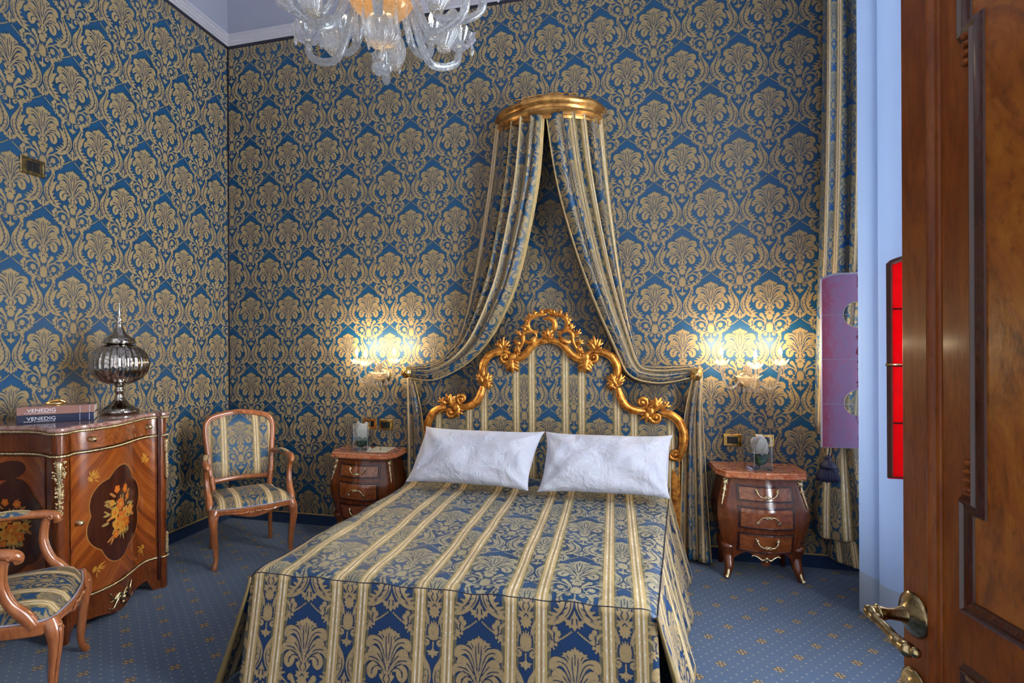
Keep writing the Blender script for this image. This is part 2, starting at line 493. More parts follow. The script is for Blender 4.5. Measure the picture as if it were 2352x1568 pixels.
M['door_wood'] = wood('polished_door_wood', (.12, .020, .003), (.215, .050, .005), (.32, .090, .008), .38, (4, 4, .8), .06, 2.0, .25, .28)
M['door_burl'] = wood('door_burl_panel', (.085, .016, .003), (.30, .083, .007), (.42, .15, .014), .33, (2, 2, 1.3), .25, 4.0, .2, .3)
def herringbone():
    m, T, p = newmat('herringbone_veneer')
    uv = T.uv(); s = T.sep(uv)
    a = T.math('ABSOLUTE', s[0]); d = T.math('ADD', a, s[1])
    w = T.math('MULTIPLY', d, 26); band = T.math('FLOOR', w)
    wn = T.new('ShaderNodeTexWhiteNoise', noise_dimensions='1D'); T.put(wn.inputs['W'], band)
    g = T.noise(T.comb(T.math('MULTIPLY', d, 90), T.math('MULTIPLY', T.math('SUBTRACT', a, s[1]), 6)), 1.0, 4)
    f = T.math('ADD', T.math('MULTIPLY', wn.outputs[0], .45), T.math('MULTIPLY', g, .6))
    c = T.ramp(f, [(.2, (.13, .023, .005)), (.5, (.235, .050, .008)), (.8, (.33, .085, .013))])
    ed = T.math('LESS_THAN', T.math('FRACT', w), .035)
    c = T.mix(T.math('MULTIPLY', ed, .4), c, (.08, .02, .005))
    pset(T, p, col=c, rough=.17, coat=.8, coatr=.1); return m
M['veneer'] = herringbone()
M['inlay_dark'] = wood('inlay_dark_ground', (.035, .007, .004), (.055, .012, .006), (.075, .018, .008), .15, (3, 3, 1), .8)
M['inlay_orange'] = plain('inlay_orange', (.50, .12, .015), .2)
M['inlay_yellow'] = plain('inlay_yellow', (.50, .22, .03), .2)
M['inlay_green'] = plain('inlay_olive', (.30, .20, .06), .2)
M['inlay_tan'] = plain('inlay_tan', (.36, .15, .04), .2)

def metalm(name, col, rough, dark=None, scale=30, met=1.0, bump=.15):
    m, T, p = newmat(name); n = T.noise(T.co(), scale, 4, .6)
    c = T.mix(T.step(n, .3, .65), dark or tuple(x*.45 for x in col), col)
    pset(T, p, col=c, rough=rough, metal=met, norm=T.bump(n, bump, .003)); return m
M['gilt'] = metalm('carved_giltwood', (.70, .29, .045), .36, (.27, .075, .010), 26, .7, .4)
M['corona'] = metalm('aged_gold_leaf', (.62, .33, .10), .33, (.25, .11, .03), 14, .85, .15)
M['ormolu'] = metalm('ormolu_mount', (.88, .72, .45), .33, (.38, .26, .12), 120)
M['brassp'] = metalm('polished_brass', (.95, .62, .2), .15, (.6, .35, .1), 30)
M['oldbrass'] = metalm('old_brass', (.55, .42, .22), .25, (.16, .12, .06), 40)
M['mirror_silver'] = metalm('mercury_glass', (.62, .58, .53), .07, (.22, .20, .18), 60, 1.0, .1)
M['black'] = plain('black_plastic', (.012, .012, .014), .25)
M['matte_black'] = plain('matte_black_lead', (.012, .004, .004), .95, spec=.0)
M['cord_gold'] = plain('gold_cord', (.55, .36, .14), .5)
M['navy'] = plain('navy_silk', (.012, .014, .05), .6)
def marble():
    m, T, p = newmat('red_breccia_marble')
    co = T.co(); n = T.noise(co, 14, 6, .65, 1.2); n2 = T.noise(co, 45, 4, .6, .5)
    c = T.ramp(n, [(.25, (.16, .03, .018)), (.42, (.52, .14, .05)), (.55, (.66, .27, .13)), (.66, (.35, .08, .04)), (.8, (.62, .42, .30))])
    c = T.mix(T.step(n2, .52, .7), c, (.52, .28, .18))
    pset(T, p, col=c, rough=.12, coat=.4); return m
M['marble'] = marble()
def marble2():
    m, T, p = newmat('grey_red_marble')
    co = T.co(); n = T.noise(co, 11, 6, .65, 1.4); n2 = T.noise(co, 38, 4, .6, .5)
    c = T.ramp(n, [(.25, (.13, .035, .03)), (.45, (.30, .13, .11)), (.6, (.40, .26, .22)), (.8, (.20, .06, .05))])
    c = T.mix(T.step(n2, .52, .7), c, (.45, .32, .27))
    pset(T, p, col=c, rough=.1, coat=.4); return m
M['marble2'] = marble2()
def glassm(name, col=(1, 1, 1), rough=.05, frost=0.0, tint=None):
    m, T, p = newmat(name)
    pset(T, p, col=col, rough=rough, trans=1.0, ior=1.45)
    if frost:
        # seeded, ribbed glass scatters some light
        out = m.node_tree.nodes['Material Output']
        d = T.new('ShaderNodeBsdfTranslucent'); d.inputs[0].default_value = (*(tint or col), 1)
        g2 = T.new('ShaderNodeBsdfGlossy'); g2.inputs[0].default_value = (.8, .85, .9, 1); g2.inputs[1].default_value = .15
        a = T.new('ShaderNodeMixShader'); a.inputs[0].default_value = .35; T.l.new(d.outputs[0], a.inputs[1]); T.l.new(g2.outputs[0], a.inputs[2])
        n = T.noise(T.co(), 180, 3); fr = T.math('MULTIPLY', T.step(n, .25, .75), frost*2)
        mx = T.new('ShaderNodeMixShader'); T.put(mx.inputs[0], T.math('MINIMUM', fr, 1.0))
        T.l.new(p.outputs[0], mx.inputs[1]); T.l.new(a.outputs[0], mx.inputs[2]); T.l.new(mx.outputs[0], out.inputs[0])
        T.put(p.inputs['Normal'], T.bump(n, .25, .004))
    return m
M['crystal'] = glassm('blown_crystal', (.95, .97, 1), .04, .34, (.90, .94, 1.0))
M['crystal_warm'] = glassm('warm_crystal', (1, .93, .82), .05, .25, (.95, .8, .6))
M['amber'] = glassm('amber_glass', (.95, .72, .42), .08, .36, (.85, .52, .24))
M['clear'] = glassm('clear_glass', (.97, 1, .98), .0)
def bulbm():
    m, T, p = newmat('lit_candle_bulb'); pset(T, p, col=(1, .9, .75), emc=(1.0, .80, .52), ems=26.0); return m
M['bulb'] = bulbm()
def bulbm2():
    m, T, p = newmat('dim_candle_bulb'); pset(T, p, col=(1, .9, .75), emc=(1.0, .8, .55), ems=3.0); return m
M['bulb_dim'] = bulbm2()
def cotton():
    m, T, p = newmat('white_cotton'); n = T.noise(T.co(), 7, 4, .55, .4); n2 = T.noise(T.co(), 500, 2)
    pset(T, p, col=(.62, .63, .73), rough=.9, sheen=.2, norm=T.bump(T.math('ADD', n, T.math('MULTIPLY', n2, .02)), .9, .04), sub=.05); return m
M['cotton'] = cotton()
def carpet():
    m, T, p = newmat('blue_wool_carpet')
    co = T.co('Object'); s = T.sep(co)
    th = math.radians(3.6); cx, sx = math.cos(th), math.sin(th); P_ = .2608
    X = T.math('SUBTRACT', s[0], .572); Y = T.math('SUBTRACT', s[1], 3.835)
    u = T.math('MULTIPLY', T.math('ADD', T.math('MULTIPLY', X, cx), T.math('MULTIPLY', Y, sx)), 1/P_)
    v = T.math('MULTIPLY', T.math('SUBTRACT', T.math('MULTIPLY', Y, cx), T.math('MULTIPLY', X, sx)), 1/P_)
    def cell(t, off=0.0): return T.math('SUBTRACT', T.math('FRACT', T.math('ADD', t, .5+off)), .5)
    def flower(off):
        a = cell(u, off); b = cell(v, off)
        r = T.math('SQRT', T.math('ADD', T.math('MULTIPLY', a, a), T.math('MULTIPLY', b, b)))
        an = T.math('ARCTAN2', b, a)
        R = T.math('ADD', .092, T.math('MULTIPLY', .022, T.math('COSINE', T.math('MULTIPLY', an, 4))))
        out = T.step(T.math('SUBTRACT', R, r), -.004, .006)
        pet = T.math('MULTIPLY', T.step(T.math('COSINE', T.math('MULTIPLY', an, 4)), -.35, .25), T.math('MULTIPLY', T.step(r, .030, .040), T.step(T.math('SUBTRACT', R, r), .012, .022)))
        cen = T.step(r, .024, .016)
        return out, T.math('MAXIMUM', pet, cen)
    o1, p1 = flower(0.0); o2, p2 = flower(.5)
    o_ = T.math('MAXIMUM', o1, o2); p_ = T.math('MAXIMUM', p1, p2)
    def dots(k, off):
        a = T.math('SUBTRACT', T.math('FRACT', T.math('ADD', T.math('MULTIPLY', u, k), off)), .5)
        b = T.math('SUBTRACT', T.math('FRACT', T.math('ADD', T.math('MULTIPLY', v, k), off)), .5)
        r = T.math('SQRT', T.math('ADD', T.math('MULTIPLY', a, a), T.math('MULTIPLY', b, b)))
        return T.step(r, .095, .05)
    dt = T.math('MAXIMUM', dots(4.0, 0.25), dots(4.0, .75))
    fz = T.noise(co, 260, 3, .6); big = T.noise(co, 2.5, 3)
    base = T.mix(fz, (.020, .050, .112), (.050, .090, .165))
    base = T.mix(T.math('MULTIPLY', big, .35), base, (.010, .050, .15))
    c = T.mix(T.math('MULTIPLY', dt, .75), base, (.30, .25, .19))
    c = T.mix(o_, c, (.022, .015, .014)); c = T.mix(p_, c, (.34, .19, .055))
    pset(T, p, col=c, rough=.95, spec=.1, sheen=.25, norm=T.bump(fz, .6, .004)); return m
M['carpet'] = carpet()
M['carpet_skirt'] = plain('blue_carpet_skirt', (.008, .028, .085), .95)
def plaster(name, c):
    m, T, p = newmat(name); n = T.noise(T.co(), 6, 4); pset(T, p, col=T.mix(n, c, tuple(x*.93 for x in c)), rough=.7); return m
M['lavender'] = plaster('lavender_grey_plaster', (.34, .355, .45))
M['white_trim'] = plaster('white_painted_moulding', (.52, .52, .60))
M['ceiling'] = plaster('off_white_ceiling', (.62, .62, .68))
M['dark_line'] = plain('navy_gimp', (.012, .012, .03), .7)
def sheer():
    m, T, p = newmat('sheer_voile'); out = m.node_tree.nodes['Material Output']
    T.n.remove(p)
    z = T.sep(T.co('Object'))[2]
    hem = T.step(z, .255, .245)
    tr = T.new('ShaderNodeBsdfTranslucent'); T.put(tr.inputs[0], T.mix(hem, (.42, .56, .86), (.36, .37, .40)))
    df = T.new('ShaderNodeBsdfDiffuse'); df.inputs[0].default_value = (.36, .46, .66, 1)
    tp = T.new('ShaderNodeBsdfTransparent')
    a = T.new('ShaderNodeMixShader'); a.inputs[0].default_value = .5; T.l.new(tr.outputs[0], a.inputs[1]); T.l.new(df.outputs[0], a.inputs[2])
    b = T.new('ShaderNodeMixShader'); T.put(b.inputs[0], .12); T.l.new(a.outputs[0], b.inputs[1]); T.l.new(tp.outputs[0], b.inputs[2])
    T.l.new(b.outputs[0], out.inputs[0]); return m
M['sheer'] = sheer()
def stained(name, c1, c2, tl, alpha, c3=None, gloss=.12):
    m, T, p = newmat(name); out = m.node_tree.nodes['Material Output']
    co = T.co(); n = T.noise(T.vmath('MULTIPLY', co, (3, 3, 1.2)), 5, 5, .6, 2.0)
    c = T.ramp(n, [(.3, c1), (.55, c2), (.75, c1)])
    if c3:   # streaked sheet: ruby at the free edge, lilac centre, maroon by the hinges
        x = T.math('ADD', T.sep(co)[0], T.math('MULTIPLY', T.math('SUBTRACT', n, .5), .10))
        c = T.mix(T.step(x, -.43, -.30), c3, c); c = T.mix(T.step(x, -.215, -.205), c, (.22, .02, .05))
        sp_ = T.noise(T.vmath('MULTIPLY', co, (2, 2, 1)), 26, 4, .7, 1.5); c = T.mix(T.math('MULTIPLY', T.step(sp_, .5, .75), .5), c, (.48, .30, .50))
    pset(T, p, col=c, rough=gloss, coat=.1 if c3 else 0, spec=.3 if c3 else .05)
    tr = T.new('ShaderNodeBsdfTranslucent'); T.put(tr.inputs[0], c)
    tp = T.new('ShaderNodeBsdfTransparent'); T.put(tp.inputs[0], T.mix(.3, c, (1, 1, 1)) if c3 else c)
    a = T.new('ShaderNodeMixShader'); a.inputs[0].default_value = tl; T.l.new(p.outputs[0], a.inputs[1]); T.l.new(tr.outputs[0], a.inputs[2])
    b = T.new('ShaderNodeMixShader'); b.inputs[0].default_value = alpha; T.l.new(a.outputs[0], b.inputs[1]); T.l.new(tp.outputs[0], b.inputs[2])
    T.l.new(b.outputs[0], out.inputs[0]); return m
M['purple'] = stained('purple_glass', (.52, .22, .38), (.40, .27, .46), .3, .12, (.46, .09, .16))
M['redglass'] = stained('red_glass', (.95, .0, .008), (.88, .0, .006), .85, .15)
M['lead'] = plain('pale_lead_line', (.35, .33, .42), .4)
M['frame_dark'] = plain('dark_brown_frame', (.04, .012, .01), .35)
M['paper'] = plain('cream_paper', (.78, .72, .55), .6)
M['petal'] = plain('white_petal', (.85, .78, .74), .6, sub=.1)
M['leafg'] = plain('dark_green_leaf', (.012, .06, .015), .4)
M['cover_blue'] = plain('dark_blue_book_cover', (.006, .012, .045), .15)
M['cover_brown'] = plain('orange_brown_book_cover', (.28, .13, .10), .15)
M['pages'] = plain('book_pages', (.55, .5, .42), .8)
M['letter'] = plain('white_lettering', (.85, .85, .9), .4)
M['silver_line'] = plain('pale_spine_band', (.45, .5, .65), .3)
# ------------------------------------------------------------------ the room
BY, LX, RX, FY, CZ = 4.364, -3.43, 1.75, -.9, 5.3
MZ = 4.335     # underside of the picture rail
def quad(name, vs, mat, uvs=None):
    b = BM(); b.faces(vs, [tuple(range(len(vs)))], uvs); return struct(b.build(name, mat, smooth=False, rec=False))
def slab(name, x0, y0, z0, x1, y1, z1, mat):
    b = BM(); b.box(x0, y0, z0, x1, y1, z1); return struct(b.build(name, mat, smooth=False))
slab('floor', LX-.1, FY, -.1, RX+.1, BY+.1, 0, M['carpet'])
slab('ceiling', LX-.1, FY, CZ, RX+.1, BY+.1, CZ+.1, M['ceiling'])
# walls: silk up to the rail, plaster above
def wall(name, a, b_, mat, u0, u1, out):
    """a,b_: base corners (x,y); front face towards the room, solid behind"""
    b = BM(); ax, ay = a; bx, by = b_; ox, oy = out
    z0, z1, z2 = 0, MZ+.03, CZ
    sh = .0034
    vs = [(ax, ay, z0), (bx, by, z0), (bx, by, z1), (ax, ay, z1), (bx, by, z2), (ax, ay, z2),
          (ax+ox, ay+oy, z0), (bx+ox, by+oy, z0), (bx+ox, by+oy, z2), (ax+ox, ay+oy, z2)]
    uv = [(u0, z0), (u1, z0), (u1, z1), (u0, z1), (u1, z2), (u0, z2), (u0, z0), (u1, z0), (u1, z2), (u0, z2)]
    b.faces(vs, [(0, 1, 2, 3), (3, 2, 4, 5), (6, 9, 8, 7), (0, 6, 7, 1), (5, 4, 8, 9), (0, 3, 5, 9, 6), (1, 7, 8, 4, 2)], uv)
    b.b.faces.ensure_lookup_table(); b.b.faces[1].material_index = 1
    return struct(b.build(name, [mat, M['lavender']], smooth=False, rec=False))
wall('wall_back', (LX, BY), (RX, BY), M['wall_back'], LX, RX, (0, .1))
wall('wall_left', (LX, FY), (LX, BY), M['wall_left'], FY, BY, (-.1, 0))
# right wall: far window, plus an unseen near one added for key light
W1 = (3.10, 4.22, .35, 4.15); W2 = (1.35, 2.75, .35, 4.15)
b = BM()
def bx(*a): b.box(*a)
bx(RX, FY, 0, RX+.18, BY, W1[2]); bx(RX, FY, W1[3], RX+.18, BY, CZ)
bx(RX, FY, W1[2], RX+.18, W2[0], W1[3]); bx(RX, W2[1], W1[2], RX+.18, W1[0], W1[3]); bx(RX, W1[1], W1[2], RX+.18, BY, W1[3])
struct(b.build('wall_right', M['lavender'], smooth=False))
for i, (y0, y1, z0, z1) in enumerate((W1, W2)):  # second pass frames the added, unseen near window
    w = thing('window_%d' % (i+1), 'tall white framed window', 'window', (RX+.1, (y0+y1)/2, z0)); del w['label']; del w['category']; w['kind'] = 'structure'
    hw = (y1-y0)/2; H = z1-z0
    f = BM(); t = .05
    for yy in (-hw, hw-t, -t/2): f.box(-.03, yy, 0, .03, yy+t, H)
    for zz in (0, H-t, H*.33, H*.66): f.box(-.03, -hw, zz, .03, hw, zz+t)
    f.build('window_frame', M['white_trim'], w, smooth=False)
    g = BM(); g.box(-.003, -hw+.01, .01, .003, hw-.01, H-.01); g.build('pane', M['clear'], w, smooth=False)
# picture rail (moulding) on both walls, dark gimp line under it
prof = [(0, 0), (.012, 0), (.02, .012), (.03, .018), (.03, .032), (.04, .04), (.04, .058), (.055, .066), (.055, .082), (0, .09)]
def rail(name, p0, p1, out, mat, prof, z):
    b = BM(); P0 = [(p0[0]+out[0]*d, p0[1]+out[1]*d, z+h) for d, h in prof]; P1 = [(p1[0]+out[0]*d, p1[1]+out[1]*d, z+h) for d, h in prof]
    b.loft([P0, P1]); return struct(b.build(name, mat, smooth=False))
rail('trim_1', (LX, BY), (RX, BY), (0, -1), M['white_trim'], prof, MZ)
rail('trim_2', (LX, FY), (LX, BY), (1, 0), M['white_trim'], prof, MZ)
gp = [(0, 0), (.006, 0), (.008, .012), (.006, .025), (0, .025)]
rail('trim_3', (LX, BY), (RX, BY), (0, -1), M['dark_line'], gp, MZ-.024)
rail('trim_4', (LX, FY), (LX, BY), (1, 0), M['dark_line'], gp, MZ-.024)
b = BM(); b.tube([(LX+.006, BY-.006, .1), (LX+.006, BY-.006, MZ-.01)], .007, 6); struct(b.build('trim_5', M['dark_line']))
# carpet skirting with gold cord on top
sk = [(0, 0), (.016, 0), (.014, .085), (0, .09)]
rail('baseboard_back', (LX, BY), (RX, BY), (0, -1), M['carpet_skirt'], sk, 0)
rail('baseboard_left', (LX, FY), (LX, BY), (1, 0), M['carpet_skirt'], sk, 0)
b = BM(); b.tube([(LX, BY-.010, .092), (RX, BY-.010, .092)], .0065, 8); struct(b.build('trim_6', M['cord_gold']))
b = BM(); b.tube([(LX+.010, FY, .092), (LX+.010, BY, .092)], .0065, 8); struct(b.build('trim_7', M['cord_gold']))

# ------------------------------------------------------------------ light
def area(name, loc, rot, sx, sy, e, col):
    l = bpy.data.lights.new(name, 'AREA'); l.shape = 'RECTANGLE'; l.size = sx; l.size_y = sy; l.energy = e; l.color = col
    o = bpy.data.objects.new(name, l); C.objects.link(o); o.location = loc; o.rotation_euler = rot; return o
def point(name, loc, e, col, r=.02):
    l = bpy.data.lights.new(name, 'POINT'); l.energy = e; l.color = col; l.shadow_soft_size = r
    o = bpy.data.objects.new(name, l); C.objects.link(o); o.location = loc; return o
area('daylight_far_window', (RX+.35, (W1[0]+W1[1])/2, 2.3), (0, PI/2, 0), 3.6, 1.1, 40, (.78, .88, 1))
area('added_near_window_light', (RX+.35, (W2[0]+W2[1])/2, 2.3), (0, PI/2, 0), 3.6, 1.3, 430, (.86, .92, 1))  # added key light, shining in through the unseen near opening
wd = bpy.data.worlds.new('World'); sc.world = wd; wd.use_nodes = True
bg = wd.node_tree.nodes['Background']; bg.inputs[0].default_value = (.90, .92, 1, 1); bg.inputs[1].default_value = 1.0
# ------------------------------------------------------------------ carving helpers (work in the x-z plane, facing -y)
def volute(b, c, r, rad, turns=1.4, start=0.0, hand=1, y=0.0, n=26, y_out=.012):
    pts = []; rr = []
    for i in range(n):
        t = i/(n-1); a = start+hand*t*turns*2*PI; q = r*(1-t)**.8+r*.12
        pts.append((c[0]+q*math.cos(a), y-t*y_out, c[1]+q*math.sin(a))); rr.append(rad*(1-.45*t))
    b.tube(pts, rr, 8, up=(0, -1, 0)); b.ball((c[0], y-y_out-.004, c[1]), rad*.9, 8, (1, .8, 1))
def acanthus(b, base, ang, L, w, y=0.0, curl=.35, lobes=3, hand=1, lift=.02):
    """a lobed leaf growing from base in direction ang"""
    def P(s, side):
        a = ang+hand*curl*s*1.6
        x = base[0]+math.cos(ang+hand*curl*s*.8)*L*s; z = base[1]+math.sin(ang+hand*curl*s*.8)*L*s
        return Vector((x-math.sin(a)*side*w, y-lift*math.sin(PI*min(1, s*.85))-(.006 if side == 0 else 0), z+math.cos(a)*side*w)), a
    mid = [P(s, 0)[0] for s in np.linspace(0, 1, 9)]
    b.tube(mid, [w*.34*(1-.75*(i/8)**1.5)+.002 for i in range(9)], 7, up=(0, -1, 0), flat=1.5)
    for k in range(lobes):
        s0 = .12+.75*k/lobes
        for sd in (1, -1):
            p0, a = P(s0, 0); q = 1-.25*k/lobes
            p1, _ = P(s0+.12, sd*.62*q); p2, _ = P(s0+.30, sd*1.0*q); p3, _ = P(s0+.36, sd*.92*q)
            b.tube([p0, p1, p2, p3], [w*.22, w*.26, w*.17, w*.04], 6, up=(0, -1, 0), flat=1.1)
def cscroll(b, pts, rads, y=0.0, k=7, n=10, bow=.012, flat=1.0):
    P = spline([(p[0], p[1], r*.85) for p, r in zip(pts, rads)], k)
    m = len(P)-1
    b.tube([(p[0], y-bow*math.sin(PI*i/m), p[1]) for i, p in enumerate(P)], [max(p[2], .002) for p in P], n, up=(0, -1, 0), flat=flat)
    # raised edge beads along the moulding
    for sd in (1, -1):
        q = []
        for i, p in enumerate(P):
            a = P[min(i+1, m)]; c = P[max(i-1, 0)]; t = Vector((a[0]-c[0], a[1]-c[1])).normalized()
            q.append((p[0]-t.y*p[2]*.86*sd, y-bow*math.sin(PI*i/m)-p[2]*.42, p[1]+t.x*p[2]*.86*sd))
        b.tube(q, [max(p[2]*.22, .0015) for p in P], 6)

# ------------------------------------------------------------------ headboard with bed base
AX = -.475; HY = 4.21
bed = thing('bed', 'double bed with a carved gilt rococo headboard upholstered in striped damask', 'bed', (AX, HY, 0))
# padded panel, outline follows the inside of the frame
half = [(0, 1.60), (.06, 1.595), (.10, 1.565), (.16, 1.51), (.25, 1.47), (.33, 1.50), (.40, 1.50), (.455, 1.455), (.48, 1.40), (.485, 1.34), (.46, 1.29), (.50, 1.22), (.53, 1.16), (.58, 1.12), (.64, 1.10), (.70, 1.09),
        (.76, 1.08), (.84, 1.065), (.895, 1.02), (.925, .95), (.925, .87), (.90, .80), (.88, .70), (.88, .42)]
P = BM(); top = [Vector((x, 0, z)) for x, z in half]
zmin = .42
rows = []; uvr = []
xs = np.linspace(-.92, .92, 93); hx = [p[0] for p in half[:-4]]; hz = [p[1] for p in half[:-4]]
def hz_at(x):
    x = abs(x)
    best = .8
    for (x0, z0), (x1, z1) in zip(half[:-1], half[1:]):
        if x0 <= x <= x1 and x1 > x0: best = z0+(z1-z0)*(x-x0)/(x1-x0); break
    return best
for x in xs:
    zt = hz_at(x); zs = np.linspace(zmin, zt, 14)
    rows.append([Vector((x, -.022-.012*math.sin(PI*min(1, (zt-z)/.5+.05)), z)) for z in zs]); uvr.append([(x, z) for z in zs])
P.grid(rows, uvr)
back = [[Vector((x, .04, z)) for z in np.linspace(zmin, hz_at(x), 3)] for x in xs]
P.grid(back, [[(x, z) for z in (0, .1, .2)] for x in xs])
M['headboard_silk'] = cloth_mat('headboard_silk', True, off=(0, 1.03), hu=.186, hv=.325, rough=.45)
P.build('headboard_panel', M['headboard_silk'], bed)
G = BM()
for s in (1, -1):
    def mir(pts): return [(s*p[0], p[1]) for p in pts]
    y = -.045
    # lowest big C scroll
    cscroll(G, mir([(.915, .74), (.932, .80), (.948, .87), (.947, .95), (.918, 1.02), (.865, 1.065), (.80, 1.08)]), [.018, .027, .033, .034, .034, .032, .028], y)
    volute(G, (s*.895, .785), .036, .017, 1.5, (PI if s > 0 else 0), s, y)
    volute(G, (s*.765, 1.045), .042, .018, 1.5, PI/2, s, y)
    acanthus(G, (s*.765, 1.10), PI/2+s*(-.1), .085, .045, y, .2, 3, s)
    acanthus(G, (s*.80, 1.11), (.5 if s > 0 else PI-.5), .07, .03, y, .3, 2, s)
    acanthus(G, (s*.70, 1.09), (-1.4 if s > 0 else PI+1.4), .08, .04, y, .3, 2, -s)
    G.ball((s*.725, y-.01, 1.085), .04, 10, (1, .6, 1))
    # second C scroll
    cscroll(G, mir([(.715, 1.085), (.66, 1.088), (.60, 1.10), (.55, 1.135), (.52, 1.19), (.505, 1.25)]), [.020, .027, .031, .032, .030, .022], y)
    volute(G, (s*.672, 1.150), .036, .017, 1.4, -PI/2, s, y)
    acanthus(G, (s*.500, 1.265), (2.2 if s > 0 else PI-2.2), .10, .04, y, .25, 3, -s)
    acanthus(G, (s*.49, 1.27), (.9 if s > 0 else PI-.9), .09, .032, y, .3, 3, s)
    acanthus(G, (s*.47, 1.30), (-2.0 if s > 0 else PI+2.0), .07, .035, y, .3, 2, s)
    # third C scroll (shoulder)
    cscroll(G, mir([(.478, 1.28), (.500, 1.34), (.497, 1.41), (.462, 1.475), (.405, 1.510), (.345, 1.515)]), [.020, .028, .031, .032, .031, .026], y)
    volute(G, (s*.330, 1.475), .042, .018, 1.5, PI/2, s, y)
    for a, L in ((1.0, .085), (1.55, .10), (2.1, .085)):
        acanthus(G, (s*.345, 1.53), (a if s > 0 else PI-a), L, .030, y, .15, 2, s)
    acanthus(G, (s*.285, 1.46), (-1.9 if s > 0 else PI+1.9), .10, .05, y, .2, 3, s)
    G.ball((s*.27, y-.008, 1.475), .042, 10, (1, .55, .9))
    # inner arch up to the centre
    cscroll(G, mir([(.265, 1.475), (.215, 1.470), (.170, 1.500), (.130, 1.545), (.085, 1.585), (.0, 1.605)]), [.026, .030, .030, .028, .026, .026], y)
    volute(G, (s*.235, 1.495), .028, .013, 1.3, -PI/2, s, y)
    # openwork crest
    cscroll(G, mir([(.235, 1.51), (.205, 1.55), (.185, 1.60), (.180, 1.65), (.145, 1.672), (.10, 1.66), (.085, 1.63)]), [.010, .013, .015, .017, .016, .013, .009], y-.01)
    cscroll(G, mir([(.175, 1.60), (.140, 1.585), (.110, 1.60), (.09, 1.63)]), [.011, .018, .022, .012], y-.012)
    for a, bx_, bz, L in ((.55, .185, 1.63, .075), (.2, .20, 1.575, .07), (1.0, .16, 1.66, .07), (2.5, .25, 1.52, .05)):
        acanthus(G, (s*bx_, bz), (a if s > 0 else PI-a), L, .024, y, .3, 2, s)
    cscroll(G, mir([(.075, 1.66), (.125, 1.675), (.150, 1.72), (.135, 1.765), (.09, 1.79), (.045, 1.795), (.01, 1.80)]), [.014, .019, .021, .022, .021, .018, .012], y-.01)
    for k in range(5):
        a = -.2+k*.45; acanthus(G, (s*(.055+.085*math.cos(a)), 1.725+.065*math.sin(a)), (a if s > 0 else PI-a), .045, .018, y-.01, .5, 2, s)
# asymmetrical top curl
cscroll(G, [(.01, 1.64), (.045, 1.68), (.052, 1.73), (.02, 1.765), (-.03, 1.765)], [.012, .020, .023, .020, .010], -.06)
cscroll(G, [(-.05, 1.79), (-.01, 1.822), (.035, 1.812), (.055, 1.78)], [.010, .017, .018, .010], -.055)
G.ball((0, -.055, 1.635), .045, 12, (1, .6, .9)); acanthus(G, (0, 1.62), PI/2, .07, .04, -.07, .0, 2)
G.build('carved_frame', M['gilt'], bed, auto=60)
L = BM()
for s in (1, -1):
    L.box(s*.90-.03, -.03, 0, s*.90+.03, .03, .80, .006)
L.box(-.9, -.02, .2, .9, .02, .44, .004)
tagp = L.build('headboard_post', M['gilt'], bed, smooth=False)
def skew(bm_, k=.106):
    for v in bm_.b.verts: v.co.x += k*(v.co.y+1.0)
bb = BM(); bb.box(-.84, -1.93, .10, .70, -.03, .33, .02); skew(bb); bb.build('bed_base', M['cotton'], bed)
mt = BM(); mt.box(-.86, -1.95, .335, .715, -.04, .53, .05, 3); skew(mt); mt.build('mattress', M['cotton'], bed)
lg = BM()
for (x, y_) in ((-.85, -1.85), (.60, -1.85)):
    lg2 = BM(); lg2.lathe([(.02, 0), (.03, .03), (.035, .10)], 12, (x, y_, 0)); lg2.build('leg', M['beech'], bed)
lg.b.free()

# ------------------------------------------------------------------ bedspread
sp = thing('bedspread', 'blue and gold striped damask bedspread reaching to the carpet on the double bed', 'bedspread', (0, 0, 0))
FL, FR, HR_, HL = Vector((-1.575, 2.15, .555)), Vector((.155, 2.205, .555)), Vector((.375, 4.12, .575)), Vector((-1.475, 4.12, .575))
def topz(u, v):
    z = .556+.006*math.sin(u*9+v*5)*math.sin(v*8)
    z += .055*math.exp(-((v-.90)/.055)**2)            # pillow roll under the spread at the head
    return z
def wave(x, y): return .003*math.sin(x*23+y*11)+.002*math.sin(x*41-y*19)
nu, nv = 64, 72
rows = []; uvs = []
for j in range(nv+1):
    v = j/nv; r = []; q = []
    for i in range(nu+1):
        u = i/nu
        p = (FL*(1-u)+FR*u)*(1-v)+(HL*(1-u)+HR_*u)*v
        e = min(u, 1-u)/.03; f = v/.02
        z = topz(u, v)+wave(p.x, p.y)
        z -= .022*max(0, 1-e)**2+.012*max(0, 1-f)**2
        r.append(Vector((p.x, p.y, z))); q.append((p.x+.0*(p.y), p.y))
    rows.append(r); uvs.append(q)
B_ = BM(); B_.grid(rows, uvs); B_.build('spread_top', M['spread_top'], sp)
def drop(name, edge, outs, n_v=16, flare=.14, folds=0.0, mat=M['spread_drop'], u0=0, zf=.015, ph=0, udir=None):
    """cloth hanging from edge (list of points) flaring along outs"""
    rows = []; uvs = []; acc = 0
    for i, p in enumerate(edge):
        if i: acc += (edge[i]-edge[i-1]).length
        o = outs(i/(len(edge)-1)); r = []; q = []
        for j in range(n_v+1):
            t = j/n_v; f = flare*(t**1.1)+folds*math.sin(acc*11+ph)*t**.8
            z = p.z+(zf-p.z)*t
            r.append(Vector((p.x+o.x*f, p.y+o.y*f, z))); q.append(((p.x if udir is None else udir+acc), z))
        rows.append(r); uvs.append(q)
    b = BM(); b.grid(rows, uvs)
    o_ = b.build(name, mat, sp)
    md = o_.modifiers.new('thick', 'SOLIDIFY'); md.thickness = .006; md.offset = -1
    return rows
